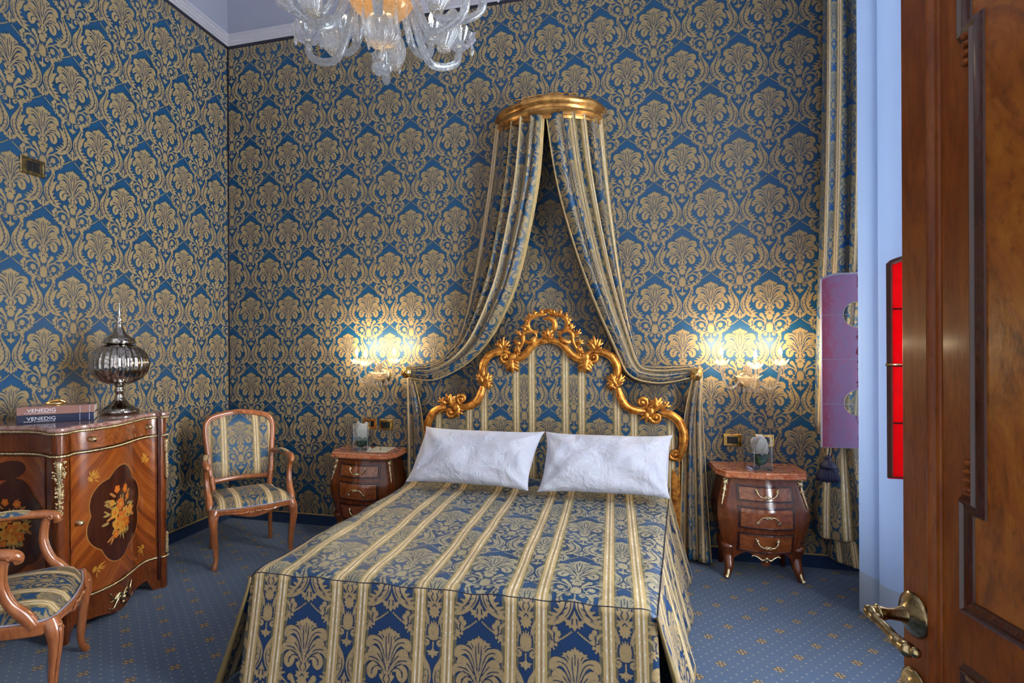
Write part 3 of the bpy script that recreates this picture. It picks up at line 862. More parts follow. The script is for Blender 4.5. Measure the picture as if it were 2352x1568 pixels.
efront = [rows[0][i].copy() for i in range(nu+1)]
rf = drop('front_drop', efront, lambda t: Vector((.35*(t*2-1)*.5, -1, 0)), 20, .085, .006)
eleft = [rows[j][0].copy() for j in range(nv+1)]; eright = [rows[j][nu].copy() for j in range(nv+1)]
rl = drop('side_drop', eleft, lambda t: Vector((-1, -.15, 0)), 18, .16, .012, udir=-1.62)
rr = drop('side_drop', eright, lambda t: Vector((1, -.05, 0)), 18, .13+.0, .018, udir=.22, ph=1.2)
pp = BM()
pp.tube([p+Vector((0, -.003, .001)) for p in efront], .003, 6); pp.tube([p+Vector((.002, 0, .001)) for p in eright], .003, 6)
pp.tube([p+Vector((-.002, 0, .001)) for p in eleft], .003, 6)
pp.build('piping', M['dark_line'], sp)
for rws, k in ((rl, 0), (rr, 0)):
    fr = BM(); fr.tube([p+Vector((0, -.012, 0)) for p in rws[k]], [.006+.012*q/18 for q in range(len(rws[k]))], 8); fr.ball(rws[k][-1]+Vector((0, -.012, .012)), .024, 10); fr.build('corded_hem', M['hem'], sp)

# ------------------------------------------------------------------ pillows
def pillow(name, c, w, h, d, tilt, rz, label, seed):
    rnd = random.Random(seed); n, m = 40, 28
    t = thing(name, label, 'pillow', c, rz, 'white pillows against the headboard')
    b = BM()
    for sd in (1, -1):
        rows = []
        for i in range(n+1):
            u = i/n*2-1; r = []
            for j in range(m+1):
                v = j/m*2-1
                e = max(0, (1-abs(u)**3.2))*max(0, (1-abs(v)**2.6)); th = d/2*(e**.55)
                px = .93+.07*abs(v)**3; py = .90+.10*abs(u)**4
                x = u*w/2*px; z = v*h/2*py
                wr = .013*math.sin(u*5+v*3+seed)*e+.003*math.sin(u*13-v*7+seed*2)*e
                for cu, cv in ((-1, -1), (1, -1), (-1, 1), (1, 1)):
                    du, dv = u-cu*1.08, (v-cv*1.08)*.5; wr += .026*math.sin(11*math.atan2(dv, du)+seed*cu)*math.exp(-2.2*math.hypot(du, dv))*min(1, e*2)
                yy = -sd*(th+.002)+wr
                r.append(Vector((x, yy, z)))
            rows.append(r)
        b.grid(rows)
    bmesh.ops.remove_doubles(b.b, verts=b.b.verts, dist=.0045)
    for v_ in b.b.verts: v_.co.x += v_.co.z*(.19 if seed == 1 else .10)
    b.b.transform(Matrix.Translation((0, 0, h/2)) ); b.b.transform(Matrix.Rotation(-tilt, 4, 'X'))
    o = b.build('pillowcase', M['cotton'], t)
    o.modifiers.new('s', 'SUBSURF').levels = 1; o.modifiers['s'].render_levels = 1
    hem = BM(); s2 = 1 if seed == 2 else -1
    hem.box(s2*w*.46-.004, -.010, .03, s2*w*.46+.004, .010, h*.95, .003); [setattr(v_.co, 'x', v_.co.x+(v_.co.z-h/2)*(.19 if seed == 1 else .10)) for v_ in hem.b.verts]; hem.b.transform(Matrix.Rotation(-tilt, 4, 'X'))
    hem.build('hem', M['cotton'], t)
    return t
pl1 = pillow('pillow', (-.945, 3.62, .60), .90, .43, .20, math.radians(28), math.radians(-3), 'left white pillow of the pair, leaning on the headboard by the left bedside chest', 1)
pl2 = pillow('pillow', (-.055, 3.60, .60), .84, .43, .20, math.radians(28), math.radians(2), 'right white pillow of the pair, leaning on the headboard nearest the windows', 2)

# ------------------------------------------------------------------ crown canopy over the bed
cr = thing('canopy_cornice', 'gold half-round bed crown high on the damask wall above the headboard', 'bed canopy', (-.475, BY-.004, 3.22))
b = BM(); RX_, RY_ = .385, .30
prof = [(0, 0), (.02, -.004), (.03, .010), (.018, .022), (.03, .036), (.044, .046), (.042, .060), (.026, .068), (.026, .082), (.036, .092), (.052, .10), (.058, .118), (.05, .135), (.03, .142), (0, .144)]
rows = []
for i in range(49):
    a = PI+PI*i/48
    wv = 1
    rows.append([Vector(((RX_+d*.9)*math.cos(a), min(0, (RY_+d*.9)*math.sin(a)), h*(1+.18*math.exp(-((a-1.5*PI)/.5)**2)+.08*math.exp(-((abs(a-1.5*PI)-.9)/.2)**2)))) for d, h in prof])
b.grid(rows, closev=True); b.faces([r_0 for r_0 in rows[0]], [tuple(range(len(prof)))]); b.faces([r_0 for r_0 in rows[-1]], [tuple(range(len(prof)))])
b.build('cornice_ring', M['corona'], cr, auto=50)
b = BM(); rows = []
b.faces([Vector((RX_*math.cos(PI+PI*i/24), RY_*math.sin(PI+PI*i/24), .13)) for i in range(25)]+[Vector((RX_*math.cos(PI+PI*i/24), RY_*math.sin(PI+PI*i/24), .122)) for i in range(25)],
        [tuple(range(25)), tuple(range(49, 24, -1))]+[(i, i+1, 26+i, 25+i) for i in range(24)]); b.build('top_board', M['corona'], cr, smooth=False)
for sx in (1, -1):
    b = BM()
    for k in range(4):
        a = 1.5*PI+sx*(.10+k*.13); rr_ = (RX_+.028, RY_+.028)
        x, y_ = rr_[0]*math.cos(a), rr_[1]*math.sin(a)
        pts = [(x+.03*math.cos(q)*sx*(1-.5*q/5), y_-.004, .158+.014*math.sin(q)*(1-.5*q/5)) for q in np.linspace(0, 5, 14)]
        b.tube(pts, [.007*(1-.5*i/13) for i in range(14)], 6)
    b.build('scroll_crest', M['corona'], cr)

def hang(name, outer, inner, n_pl, amp, width, label, flip=1, mat=None, lenscale=1.0, group=None, cat='curtain', par=None, phase=0.0, trim=True, n_s=72):
    """pleated cloth between two 3-D edge curves"""
    O = spline(outer, 10); I = spline(inner, 10); n = max(len(O), len(I))
    def rs(Pn):
        A = np.array(Pn); d = np.r_[0, np.cumsum(np.linalg.norm(np.diff(A, axis=0), axis=1))]; t = np.linspace(0, d[-1], n)
        return np.stack([np.interp(t, d, A[:, k]) for k in range(3)], 1), d[-1]
    O, lo = rs(O); I, li = rs(I); Lh = (lo+li)/2*lenscale
    rows = []; uvs = []
    for k in range(n):
        t = k/(n-1); o = Vector(O[k]); i_ = Vector(I[k]); w = (i_-o).length
        T = (Vector(O[min(k+1, n-1)])-Vector(O[max(k-1, 0)])+Vector(I[min(k+1, n-1)])-Vector(I[max(k-1, 0)])).normalized()
        W = (i_-o); N = W.cross(T)
        if N.length < 1e-6: N = Vector((0, -1, 0))
        N.normalize()
        if N.y > 0: N = -N
        r = []; q = []
        a_ = amp*(.55+.45*min(1, w/.35))
        for s_ in range(n_s+1):
            s = s_/n_s
            ph = 2*PI*n_pl*s+phase+.5*math.sin(5*s+t*2)
            off = a_*(abs(math.sin(ph/2))**.75*2-1+.30*math.sin(2.3*ph+1.3+2*t))+a_*.9*math.sin(PI*s)
            p = o+W*(s+.025*math.sin(ph*1.0+1.57)*min(1, 1))+N*(off+a_)
            r.append(p); q.append((flip*s*width, -t*Lh))
        rows.append(r); uvs.append(q)
    b = BM(); b.grid(rows, uvs)
    ob = b.build(name, mat or M['stripe'], par)
    ob.modifiers.new('thick', 'SOLIDIFY').thickness = .004
    if par is None: tag(ob, label, cat, group)
    if trim:
        tb = BM(); tb.tube([r[0] for r in rows], .0035, 6); tb.build('trim_cord', M['cord_gold'], ob); tb = BM(); tb.tube([r[-1] for r in rows], .0035, 6); tb.build('trim_cord', M['cord_gold'], ob)
    return ob, rows
W_ = BY-.02
CL_, _ = hang('canopy_curtain', [(-.850, W_, 3.30), (-.935, W_, 2.72), (-1.03, W_, 2.20), (-1.12, W_, 1.79), (-1.20, W_-.01, 1.58), (-1.34, W_-.02, 1.43), (-1.50, W_-.03, 1.385), (-1.64, W_-.04, 1.375)],
     [(-.475, 4.07, 3.24), (-.52, 4.09, 2.80), (-.62, 4.13, 2.35), (-.735, 4.17, 1.98), (-.93, 4.20, 1.62), (-1.12, 4.21, 1.42), (-1.38, 4.22, 1.29), (-1.62, 4.25, 1.30)],
     5.0, .040, 1.25, 'left damask bed curtain swept from the gold crown to the left brass knob', group='canopy curtains over the bed')
CR_, _ = hang('canopy_curtain', [(-.10, W_, 3.30), (-.05, W_, 2.72), (.005, W_, 2.20), (.07, W_, 1.75), (.125, W_-.01, 1.50), (.20, W_-.02, 1.375), (.38, W_-.03, 1.375), (.565, W_-.04, 1.385)],
     [(-.465, 4.07, 3.24), (-.405, 4.09, 2.80), (-.30, 4.13, 2.35), (-.175, 4.17, 1.95), (-.03, 4.20, 1.58), (.09, 4.21, 1.33), (.30, 4.22, 1.265), (.55, 4.25, 1.31)],
     5.0, .040, 1.25, 'right damask bed curtain swept from the gold crown to the right brass knob', flip=-1, group='canopy curtains over the bed', phase=.8)
hang('hanging_tail', [(-1.645, W_-.02, 1.345), (-1.66, W_-.02, 1.0), (-1.665, W_-.02, .5), (-1.66, W_-.02, .03)],
     [(-1.575, 4.26, 1.345), (-1.50, 4.28, 1.0), (-1.46, 4.29, .5), (-1.44, 4.29, .03)], 2.5, .020, .60, '', par=CL_, n_s=48)
hang('hanging_tail', [(.605, W_-.02, 1.345), (.625, W_-.05, 1.0), (.645, W_-.10, .5), (.665, W_-.16, .03)],
     [(.53, 4.26, 1.345), (.485, 4.29, 1.0), (.475, 4.29, .5), (.47, 4.29, .03)], 2.5, .024, .62, '', par=CR_, flip=-1, n_s=48)
for x, lb in ((-1.625, 'round brass curtain knob on the wall near the left glass sconce'), (.567, 'round brass curtain knob on the wall near the right glass sconce')):
    k = thing('curtain_holdback', lb, 'curtain holdback', (x, BY, 1.352), 0, 'brass curtain knobs')
    b = BM(); b.lathe([(.012, 0), (.012, .17)], 12, axis='Y'); b.build('stem', M['brassp'], k)
    b = BM(); b.lathe([(.0, .160), (.040, .160), (.044, .168), (.040, .177), (.032, .176), (.030, .183), (.022, .186), (.016, .194), (.0, .197)], 24, axis='Y'); b.build('rosette', M['brassp'], k)
# ------------------------------------------------------------------ bombe bedside chests
def ihp(x, n): return float(np.interp(x, [a for a, _ in n], [b for _, b in n]))
def ns_half(z):   # half width by height
    return ihp(z, [(0, .232), (.06, .222), (.13, .225), (.20, .240), (.30, .268), (.40, .284), (.48, .280), (.56, .258), (.62, .245), (.66, .245)])
def ns_dep(z):    # extra depth of the belly
    return ihp(z, [(0, .01), (.13, .012), (.25, .035), (.38, .058), (.46, .055), (.55, .03), (.62, .015), (.66, .015)])
ND = .30
def ns_front(x, z, off=0.0):
    h = ns_half(z); q = min(1, abs(x)/h)
    serp = .030*math.cos(q*PI*.95)
    cor = 0 if q < .80 else -.035*((q-.80)/.20)**1.5
    return -(ND+ns_dep(z)+serp+cor+off)
def make_chest(label, loc, rz):
    t = thing('bedside_chest', label, 'nightstand', loc, rz, 'red marble topped bedside chests')
    t.scale = (1, 1, 1.0286)
    # carcase: front and sides as one shell with shaped apron
    b = BM(); cols = []
    xs_ = np.linspace(-1, 1, 41)
    zs = np.linspace(.13, .655, 22)
    def apron(q): return .135+.035*math.cos(q*PI*2)*(1-abs(q))*1.0+.02*math.exp(-(abs(q)-.85)**2/.01)*-1
    rows = []
    for q in xs_:
        z0 = .15-.030*math.cos(q*2.2*PI)*(1 if abs(q) < .9 else 0)-(.02 if abs(q) < .12 else 0)
        r = []
        for z in np.linspace(z0, .655, 22):
            h = ns_half(z); r.append(Vector((q*h, ns_front(q*h, z), z)))
        rows.append(r)
    # side returns
    def side(s):
        rr = []
        for k in range(1, 9):
            f = k/8; r = []
            for z in np.linspace(.15, .655, 22):
                h = ns_half(z); yf = ns_front(h*s, z); r.append(Vector((s*(h-.012*math.sin(PI*f)-.02*f), yf*(1-f)+0*f, z)))
            rr.append(r)
        return rr
    L_ = side(-1)[::-1]; R_ = side(1)
    b.grid(L_+rows+R_)
    b.build('carcase', M['mahog'], t, auto=50)
    # drawers
    for zz0, zz1 in ((.185, .315), (.345, .485), (.512, .615)):
        d = BM(); zm = (zz0+zz1)/2
        w = .17
        def patch(x0, x1, z0, z1, off, nx=18, nz=8):
            return [[Vector((x, ns_front(x, z, off), z)) for z in np.linspace(z0, z1, nz)] for x in np.linspace(x0, x1, nx)]
        A = patch(-w, w, zz0, zz1, .010); Bk = patch(-w, w, zz0, zz1, -.01)
        d.grid(A)
        n_, m_ = len(A), len(A[0])
        for e in ([(A[i][0], Bk[i][0]) for i in range(n_)], [(A[i][-1], Bk[i][-1]) for i in range(n_)], [(A[0][j], Bk[0][j]) for j in range(m_)], [(A[-1][j], Bk[-1][j]) for j in range(m_)]):
            d.grid([[a, c] for a, c in e])
        dr = d.build('drawer', M['mahog_dark'], t, auto=40)
        f = BM(); f.grid(patch(-w+.014, w-.014, zz0+.012, zz1-.012, .0125)); f.build('burl_panel', M['burl'], dr)
        fr = BM()
        c = [(-w+.012, zz0+.010), (w-.012, zz0+.010), (w-.012, zz1-.010), (-w+.012, zz1-.010)]
        loop = []
        for (x0, z0), (x1, z1) in zip(c, c[1:]+c[:1]):
            for k in range(12): loop.append((x0+(x1-x0)*k/12, z0+(z1-z0)*k/12))
        fr.tube([(x, ns_front(x, z, .012), z) for x, z in loop], .0035, 6, close=True); fr.build('cock_bead', M['mahog_dark'], dr)
        h = BM(); hy = lambda x, z, o=.02: ns_front(x, z, o)
        up = 1 if zz0 < .33 or zz0 > .5 else -1
        for s in (1, -1):
            h.lathe([(0, .022), (.009, .019), (.012, .012), (.008, .004), (.005, 0)], 10, (s*.062, ns_front(.062, zm+.022*up, .012)+.0, zm+.022*up), axis='Y')
            P_ = spline([(s*.062, hy(.062, zm, .03), zm+.022*up), (s*.055, hy(.05, zm, .034), zm+.004*up), (s*.040, hy(.04, zm, .034), zm-.012*up), (s*.022, hy(.02, zm, .034), zm-.016*up), (s*.010, hy(.01, zm, .034), zm-.008*up), (0, hy(0, zm, .034), zm-.012*up)], 4)
            h.tube(P_, .0042, 6)
            h.ball((s*.066, hy(.066, zm, .016), zm+.03*up), .007, 8); h.ball((s*.012, hy(.0, zm, .036), zm-.020*up), .006, 8)
        h.ball((0, hy(0, zm, .036), zm-.016*up), .010, 8)
        h.build('handle', M['ormolu'], dr)
    # cabriole legs with gilt sabots
    for sx in (1, -1):
        lg = BM()
        pts = [(sx*.215, ns_front(.20, .20)+.03, .22), (sx*.208, ns_front(.20, .12)+.03, .14), (sx*.210, -.285, .07), (sx*.222, -.295, .03), (sx*.232, -.305, .0)]
        lg.tube(spline(pts, 4), [float(q) for q in np.interp(np.linspace(0, 1, 17), [0, .3, .6, 1], [.048, .037, .025, .020])], 10)
        l1 = lg.build('leg', M['mahog'], t)
        sb = BM(); sb.tube(spline([(sx*.212, -.300, .075), (sx*.224, -.312, .03), (sx*.234, -.318, .004)], 4), [.006, .008, .010, .012, .013, .013, .013, .016, .018], 8); sb.build('gilt_sabot', M['ormolu'], l1)
        lb_ = BM(); lb_.tube([(sx*.205, -.03, .20), (sx*.20, -.03, .10), (sx*.205, -.025, 0)], [.03, .02, .016], 8); lb_.build('leg', M['mahog'], t)
        # corner mounts
        cm = BM()
        P_ = []
        for k in range(14):
            z = .64-.17*k/13; h = ns_half(z)*.93
            P_.append((sx*h, ns_front(h, z, .006), z))
        cm.tube(P_, [.010, .017, .016, .011, .009, .012, .010, .007, .008, .006, .006, .005, .004, .003], 7)
        for k in (0, 2, 5, 8):
            cm.ball(Vector(P_[k])+Vector((sx*.008, -.006, 0)), .010-.0006*k, 8); cm.ball(Vector(P_[k])+Vector((-sx*.010, -.004, -.006)), .008-.0005*k, 8)
        cm.build('corner_mount', M['ormolu'], t)
    am = BM(); zc = .155
    for s in (1, -1):
        am.tube(spline([(0, ns_front(0, zc, .012), zc), (s*.025, ns_front(.02, zc, .012), zc-.012), (s*.05, ns_front(.05, zc, .012), zc+.004), (s*.075, ns_front(.07, zc, .012), zc+.012), (s*.085, ns_front(.07, zc, .012), zc+.004)], 4), [.007]*8+[.006]*9, 6)
    am.ball((0, ns_front(0, zc, .014), zc), .013, 8); am.ball((0, ns_front(0, zc, .014), zc-.02), .008, 8)
    am.build('apron_mount', M['ormolu'], t)
    # marble top with canted corners and stepped edge
    tp = BM(); o_ = [(-.285, -.005), (.285, -.005), (.285, -.25), (.245, -.345), (.12, -.365), (0, -.372), (-.12, -.365), (-.245, -.345), (-.285, -.25)]
    def sc_(k): return [Vector((x*(1+k/.285), y*(1+k/.36) if y < -.01 else y, 0)) for x, y in o_]
    lay = [(-.016, .655), (-.004, .660), (0, .668), (0, .676), (-.010, .682), (-.010, .688), (-.004, .692), (-.006, .698), (-.012, .700)]
    tp.loft([[p+Vector((0, 0, z)) for p in sc_(k)] for k, z in lay]); tp.build('marble_top', M['marble'], t, smooth=False)
    return t
make_chest('bombe chest with three handled drawers standing fully visible to the right of the bed', (.942, 4.345, 0), math.radians(3))
make_chest('bombe chest left of the bed, partly hidden behind the bedspread, with a paper on top', (-1.95, 4.345, 0), math.radians(0))

# ------------------------------------------------------------------ tall marquetry cabinet
cab = thing('marquetry_cabinet', 'tall serpentine marquetry cabinet with a marble top against the left wall', 'cabinet', (0, 0, 0))
# plan outline of the front (facing +x) and the near side (facing -y), from far corner round to the wall
def cab_out(e=0.0):
    front = [(-2.845, 3.00), (-2.835, 2.965), (-2.868, 2.925), (-2.885, 2.87), (-2.872, 2.80), (-2.832, 2.70), (-2.795, 2.60), (-2.778, 2.50), (-2.785, 2.41), (-2.805, 2.34), (-2.800, 2.30), (-2.783, 2.265), (-2.790, 2.232), (-2.825, 2.222)]
    sidep = [(-2.875, 2.24), (-2.95, 2.262), (-3.05, 2.262), (-3.16, 2.235), (-3.28, 2.215), (-3.36, 2.225), (-3.415, 2.24)]
    f = spline(front, 5); s = spline([front[-1]]+sidep, 5)[1:]
    P_ = [Vector((x, y, 0)) for x, y in f+s]
    out = []
    n = len(P_)
    for i, p in enumerate(P_):
        t = (P_[min(i+1, n-1)]-P_[max(i-1, 0)]).normalized(); nrm = Vector((-t.y, t.x, 0))
        # traverse goes towards -y along +x face: outward is +x
        if nrm.dot(p-Vector((-3.15, 2.62, 0))) < 0: nrm = -nrm
        out.append(p+nrm*e)
    return out
CO = cab_out(); NF = 13*5+1
arc = [0.0]
for i in range(1, len(CO)): arc.append(arc[-1]+(CO[i]-CO[i-1]).length)
arcA = np.array(arc); COx = np.array([p.x for p in CO]); COy = np.array([p.y for p in CO])
cn = []
for i, p in enumerate(CO):
    t = (CO[min(i+1, len(CO)-1)]-CO[max(i-1, 0)]).normalized(); nn = Vector((-t.y, t.x, 0))
    if nn.dot(p-Vector((-3.15, 2.62, 0))) < 0: nn = -nn
    cn.append(nn)
cnx = np.array([v.x for v in cn]); cny = np.array([v.y for v in cn])
def csurf(s, z, off=0.0):
    x = np.interp(s, arcA, COx); y = np.interp(s, arcA, COy); nx = np.interp(s, arcA, cnx); ny = np.interp(s, arcA, cny)
    return Vector((x+nx*off, y+ny*off, z))
S_END = arcA[-1]; S_CORNER = arcA[NF-1]-.05
def cshell(name, z0, z1, off, mat, lowf=None, par=cab, nz=10, uvc=None, s0=0, s1=None, ns=110):
    s1 = S_END if s1 is None else s1
    b = BM(); rows = []; uv = []
    for s in np.linspace(s0, s1, ns):
        zl = z0 if lowf is None else lowf(s)
        rows.append([csurf(s, z, off) for z in np.linspace(zl, z1, nz)])
        uv.append([((s-(uvc[0] if uvc else 0)), z-(uvc[1] if uvc else 0)) for z in np.linspace(zl, z1, nz)])
    b.grid(rows, uv); return b.build(name, mat, par)
# solid core behind the shells
core = BM(); pts = [(p.x, p.y) for p in cab_out(-.012)]+[(-3.415, 3.0)]
core.prism(pts, .06, 1.11); core.build('carcase', M['mahog_dark'], cab, smooth=False)
def plinth_low(s):
    # bracket feet at the corners, shaped apron between
    def seg(s, a, b):
        q = (s-a)/(b-a); return .035+.07*(1-abs(2*q-1)**6)*(1) - .045*math.exp(-((q-.5)/.28)**2)
    a0, a1 = .10, S_CORNER-.04
    if a0 < s < a1:
        q = (s-a0)/(a1-a0); return .075*min(1, min(q, 1-q)/.06)-.045*math.exp(-((q-.5)/.20)**2)
    b0, b1 = S_CORNER+.12, S_END-.05
    if b0 < s < b1:
        q = (s-b0)/(b1-b0); return .075*min(1, min(q, 1-q)/.08)-.03*math.exp(-((q-.5)/.22)**2)
    return 0.0
cshell('plinth', 0, .195, .004, M['mahog'], plinth_low, ns=220)
cshell('body_panel', .205, .985, .0, M['mahog'], s0=0)
# frieze drawer
fz = cshell('frieze', 1.0, 1.11, .001, M['mahog'])
dr = cshell('drawer', 1.004, 1.106, .006, M['burl'], s0=.085, s1=S_CORNER-.06)
for s in (.135, S_CORNER-.17):
    k = BM(); c = csurf(s, 1.055, .006); nrm = Vector((np.interp(s, arcA, cnx), np.interp(s, arcA, cny), 0))
    k.lathe([(.014, 0), (.016, .004), (.007, .008), (.006, .018), (.013, .024), (.015, .032), (.010, .040), (0, .042)], 14)
    k.b.transform(Matrix.Translation(c) @ nrm.to_track_quat('Z', 'Y').to_matrix().to_4x4()); k.build('knob', M['ormolu'], dr)
# door with herringbone veneer and floral marquetry
D0, D1 = .085, S_CORNER-.055; DC = (D0+D1)/2+.02
door = cshell('door', .215, .975, .005, M['veneer'], s0=D0, s1=D1, uvc=(DC, .60), nz=14)
k = BM(); c = csurf(D1-.05, .615, .006); nrm = Vector((np.interp(D1-.05, arcA, cnx), np.interp(D1-.05, arcA, cny), 0))
k.lathe([(.014, 0), (.016, .004), (.007, .008), (.006, .018), (.013, .024), (.015, .032), (.010, .040), (0, .042)], 14)
k.b.transform(Matrix.Translation(c) @ nrm.to_track_quat('Z', 'Y').to_matrix().to_4x4()); k.build('knob', M['ormolu'], door)
def fan(b, c, fn, n=40, rings=4, off=.0062):
    """star-shaped inlay around c=(s,z), fn(angle)->radius"""
    vs = [csurf(c[0], c[1], off)]; fs = []
    for r in range(1, rings+1):
        for j in range(n):
            a = 2*PI*j/n; q = fn(a)*r/rings; vs.append(csurf(c[0]-q*math.cos(a), c[1]+q*math.sin(a), off))
    for j in range(n): fs.append((0, 1+j, 1+(j+1) % n))
    for r in range(rings-1):
        for j in range(n):
            a = 1+r*n+j; a2 = 1+r*n+(j+1) % n; fs.append((a, a+n, a2+n, a2))
    b.faces(vs, fs)
def ell(rx, ry, rot=0): return lambda a: rx*ry/math.sqrt((ry*math.cos(a-rot))**2+(rx*math.sin(a-rot))**2)
def cart(a):   # scalloped cartouche outline
    r = ell(.215, .265)(a)
    return r*(.90+.13*abs(math.sin(3*a+.45)))
def petal(b, c, ang, L, w, off): # pointed petal
    cc = (c[0]-math.cos(ang)*L*.5, c[1]+math.sin(ang)*L*.5)
    fan(b, cc, lambda a: ell(L*.5, w*.5, ang)(a)*(1+.15*max(0, math.cos(a-ang))**8), 14, 2, off)
def bouquet(par, sc0, z0, big=1.0):
    rnd = random.Random(5)
    B1 = BM()
    class _P:
        def __init__(s_, mi): s_.mi = mi
        def faces(s_, *a):
            B1.mi = s_.mi; B1.faces(*a)
    g, o, y, tn = _P(0), _P(1), _P(2), _P(3)
    for i in range(46):
        a = rnd.uniform(-.9, PI+.9); r = rnd.uniform(.03, .12)*big; q = (sc0-math.cos(a)*r*.75, z0+math.sin(a)*r*1.15+.0)
        petal(g if i % 3 else tn, q, a+rnd.uniform(-.6, .6), rnd.uniform(.03, .055)*big, rnd.uniform(.008, .016)*big, .0072)
    for i in range(14):
        a = -PI/2+rnd.uniform(-.9, .9); petal(g, (sc0, z0-.06*big), a, rnd.uniform(.05, .085)*big, .010*big, .0072)
    fl = [(0, -.02, .034, 'o'), (-.035, -.045, .032, 'y'), (.03, .0, .030, 'y'), (.005, -.07, .03, 'y'), (-.01, .05, .030, 'o'), (.075, .0, .026, 'y'), (-.05, .015, .028, 'y'), (.03, .12, .022, 'o'), (-.035, .13, .020, 'o'), (.05, .075, .018, 'o'), (-.07, .07, .016, 'y'), (-.045, -.09, .02, 'o'), (.045, -.055, .026, 'o')]
    for dx, dz, r, kd in fl:
        b = o if kd == 'o' else y
        c = (sc0-dx*big, z0+dz*big); rot = rnd.uniform(0, 6)
        for k_ in range(5):
            a = rot+k_*PI/2.5; petal(b, c, a, r*big*1.0, r*big*1.05, .0076+.0002*(k_ % 2))
        fan(y if b is o else o, c, ell(r*.3*big, r*.3*big), 10, 1, .0082)
    B1.build('bouquet_marquetry', [M['inlay_green'], M['inlay_orange'], M['inlay_yellow'], M['inlay_tan']], par)
b = BM(); fan(b, (DC, .60), lambda a: cart(a)+.006, 96, 8, .0058); b.build('cartouche_border', M['inlay_tan'], door)
b = BM(); fan(b, (DC, .60), cart, 96, 8, .0064); b.build('dark_cartouche', M['inlay_dark'], door)
bouquet(door, DC-.01, .59, 1.15)
g = BM(); rnd = random.Random(3)
for (cs, cz, a0) in ((D1-.12, .84, .6), (D0+.06, .85, 2.3), (D1-.14, .33, -.4), (D0+.10, .30, -2.4)):
    for k_ in range(12):
        petal(g, (cs, cz), a0+rnd.uniform(-1.3, 1.3), rnd.uniform(.03, .07), .006, .0070)
    for k_ in range(5): petal(g, (cs, cz), a0+PI+k_*.5-1, .022, .008, .0072)
g.build('corner_marquetry', M['inlay_yellow'], door)
# near side panel with its own cartouche
SP = S_CORNER+.36
side_p = cshell('side_panel', .215, .975, .004, M['veneer'], s0=S_CORNER+.13, s1=S_END-.03, uvc=(SP, .60))
b = BM(); fan(b, (SP, .60), lambda a: cart(a)*.95, 72, 6, .0064); b.build('dark_cartouche', M['inlay_dark'], side_p)
bouquet(side_p, SP, .60, 1.0)
b = BM(); fan(b, (SP+.02, .90), ell(.10, .05, .2), 24, 2, .0058); b.build('dark_spray_inlay', M['inlay_dark'], side_p)
# gilt bands
def band(name, z, off, r, twist=True, mat=M['ormolu'], rope=True, par=cab):
    b = BM(); n = 420 if rope else 140; P_ = []
    for i in range(n):
        s = S_END*i/(n-1); P_.append(csurf(s, z, off))
    b.tube(P_, r, 7)
    if rope:
        k_ = 0; s = 0
        while s < S_END:
            p = csurf(s, z, off+r*.55); b.ball(p, r*.62, 6, (1, 1, 1.25)); s += r*1.25
    return b.build(name, mat, par)
band('lower_gilt_band', .203, .008, .0075); band('middle_gilt_band', .990, .006, .008); band('upper_gilt_band', 1.108, .012, .008)
# marble
t_ = BM(); L_ = [(-.002, 1.114), (.016, 1.117), (.022, 1.126), (.020, 1.135), (.010, 1.140)]
t_.loft([[Vector((p.x, p.y, z)) for p in cab_out(e)]+[Vector((-3.418, 3.02, z))] for e, z in L_])
t_.build('marble_top', M['marble2'], cab, smooth=False)
# corner mounts
def mount(s, z0, z1, w, nm):
    b = BM(); n = 16; P_ = [csurf(s, z0+(z1-z0)*i/(n-1), .006) for i in range(n)]
    b.tube(P_, [w*q for q in (.8, .9, .85, .8, .75, .65, .55, .6, .5, .55, .42, .45, .35, .38, .25, .12)], 8)
    rnd = random.Random(9)
    for i in range(120):
        q = rnd.random(); ww = w*((1.25 if q < .3 else .85)-.45*q)
        b.ball(csurf(s+rnd.uniform(-ww, ww), z0+(z1-z0)*q, .010+rnd.uniform(0, .006)), w*rnd.uniform(.18, .34), 6)
    return b.build(nm, M['ormolu'], cab)
mount(S_CORNER+.012, .965, .66, .020, 'corner_mount'); mount(.018, .965, .70, .016, 'corner_mount'); mount(.018, .225, .36, .013, 'foot_mount')
b = BM(); cs = (D0+D1)/2+.01
for s_ in (1, -1):
    for k_, (dx, dz, L__) in enumerate(((.0, 0, .10), (.02, -.012, .09), (.03, .012, .07))):
        b.tube([csurf(cs+s_*(dx+L__*q), .105+dz+.022*math.sin(q*5+k_)+(.03*q if k_ != 1 else -.005*q), .012) for q in np.linspace(0, 1, 12)], [.009*(1-.75*q) for q in np.linspace(0, 1, 12)], 6)
b.ball(csurf(cs, .10, .014), .018, 8); b.ball(csurf(cs, .072, .012), .012, 8); b.build('apron_mount', M['ormolu'], cab)

# ------------------------------------------------------------------ on the cabinet
ur = thing('mercury_glass_urn', 'silvery ribbed mercury glass urn with a pointed lid on the cabinet', 'urn', (-3.055, 2.845, 1.141))
ur.scale = (.93, .93, .985)
b = BM(); b.lathe([(.095, 0), (.118, .004), (.122, .014), (.116, .024), (.085, .045), (.055, .065), (.038, .085), (.028, .10), (.024, .125), (.030, .14), (.034, .148), (.028, .156), (.024, .170), (.032, .182), (.034, .19)], 36, cap=True); b.build('foot', M['mirror_silver'], ur)
b = BM(); rows = []
for i in range(25):
    t = i/24; a = -PI/2+.28+t*(PI-.62); R_ = .182*math.cos(a)**.82; z = .320+.135*math.sin(a)
    rows.append([Vector(((R_*(1-.045*abs(math.cos(14*th/1))**.6*math.cos(a)))*math.cos(th), (R_*(1-.045*abs(math.cos(14*th))**.6*math.cos(a)))*math.sin(th), z)) for th in np.linspace(0, 2*PI, 169)[:-1]])
b.grid(rows, closev=True); b.build('bowl', M['mirror_silver'], ur)
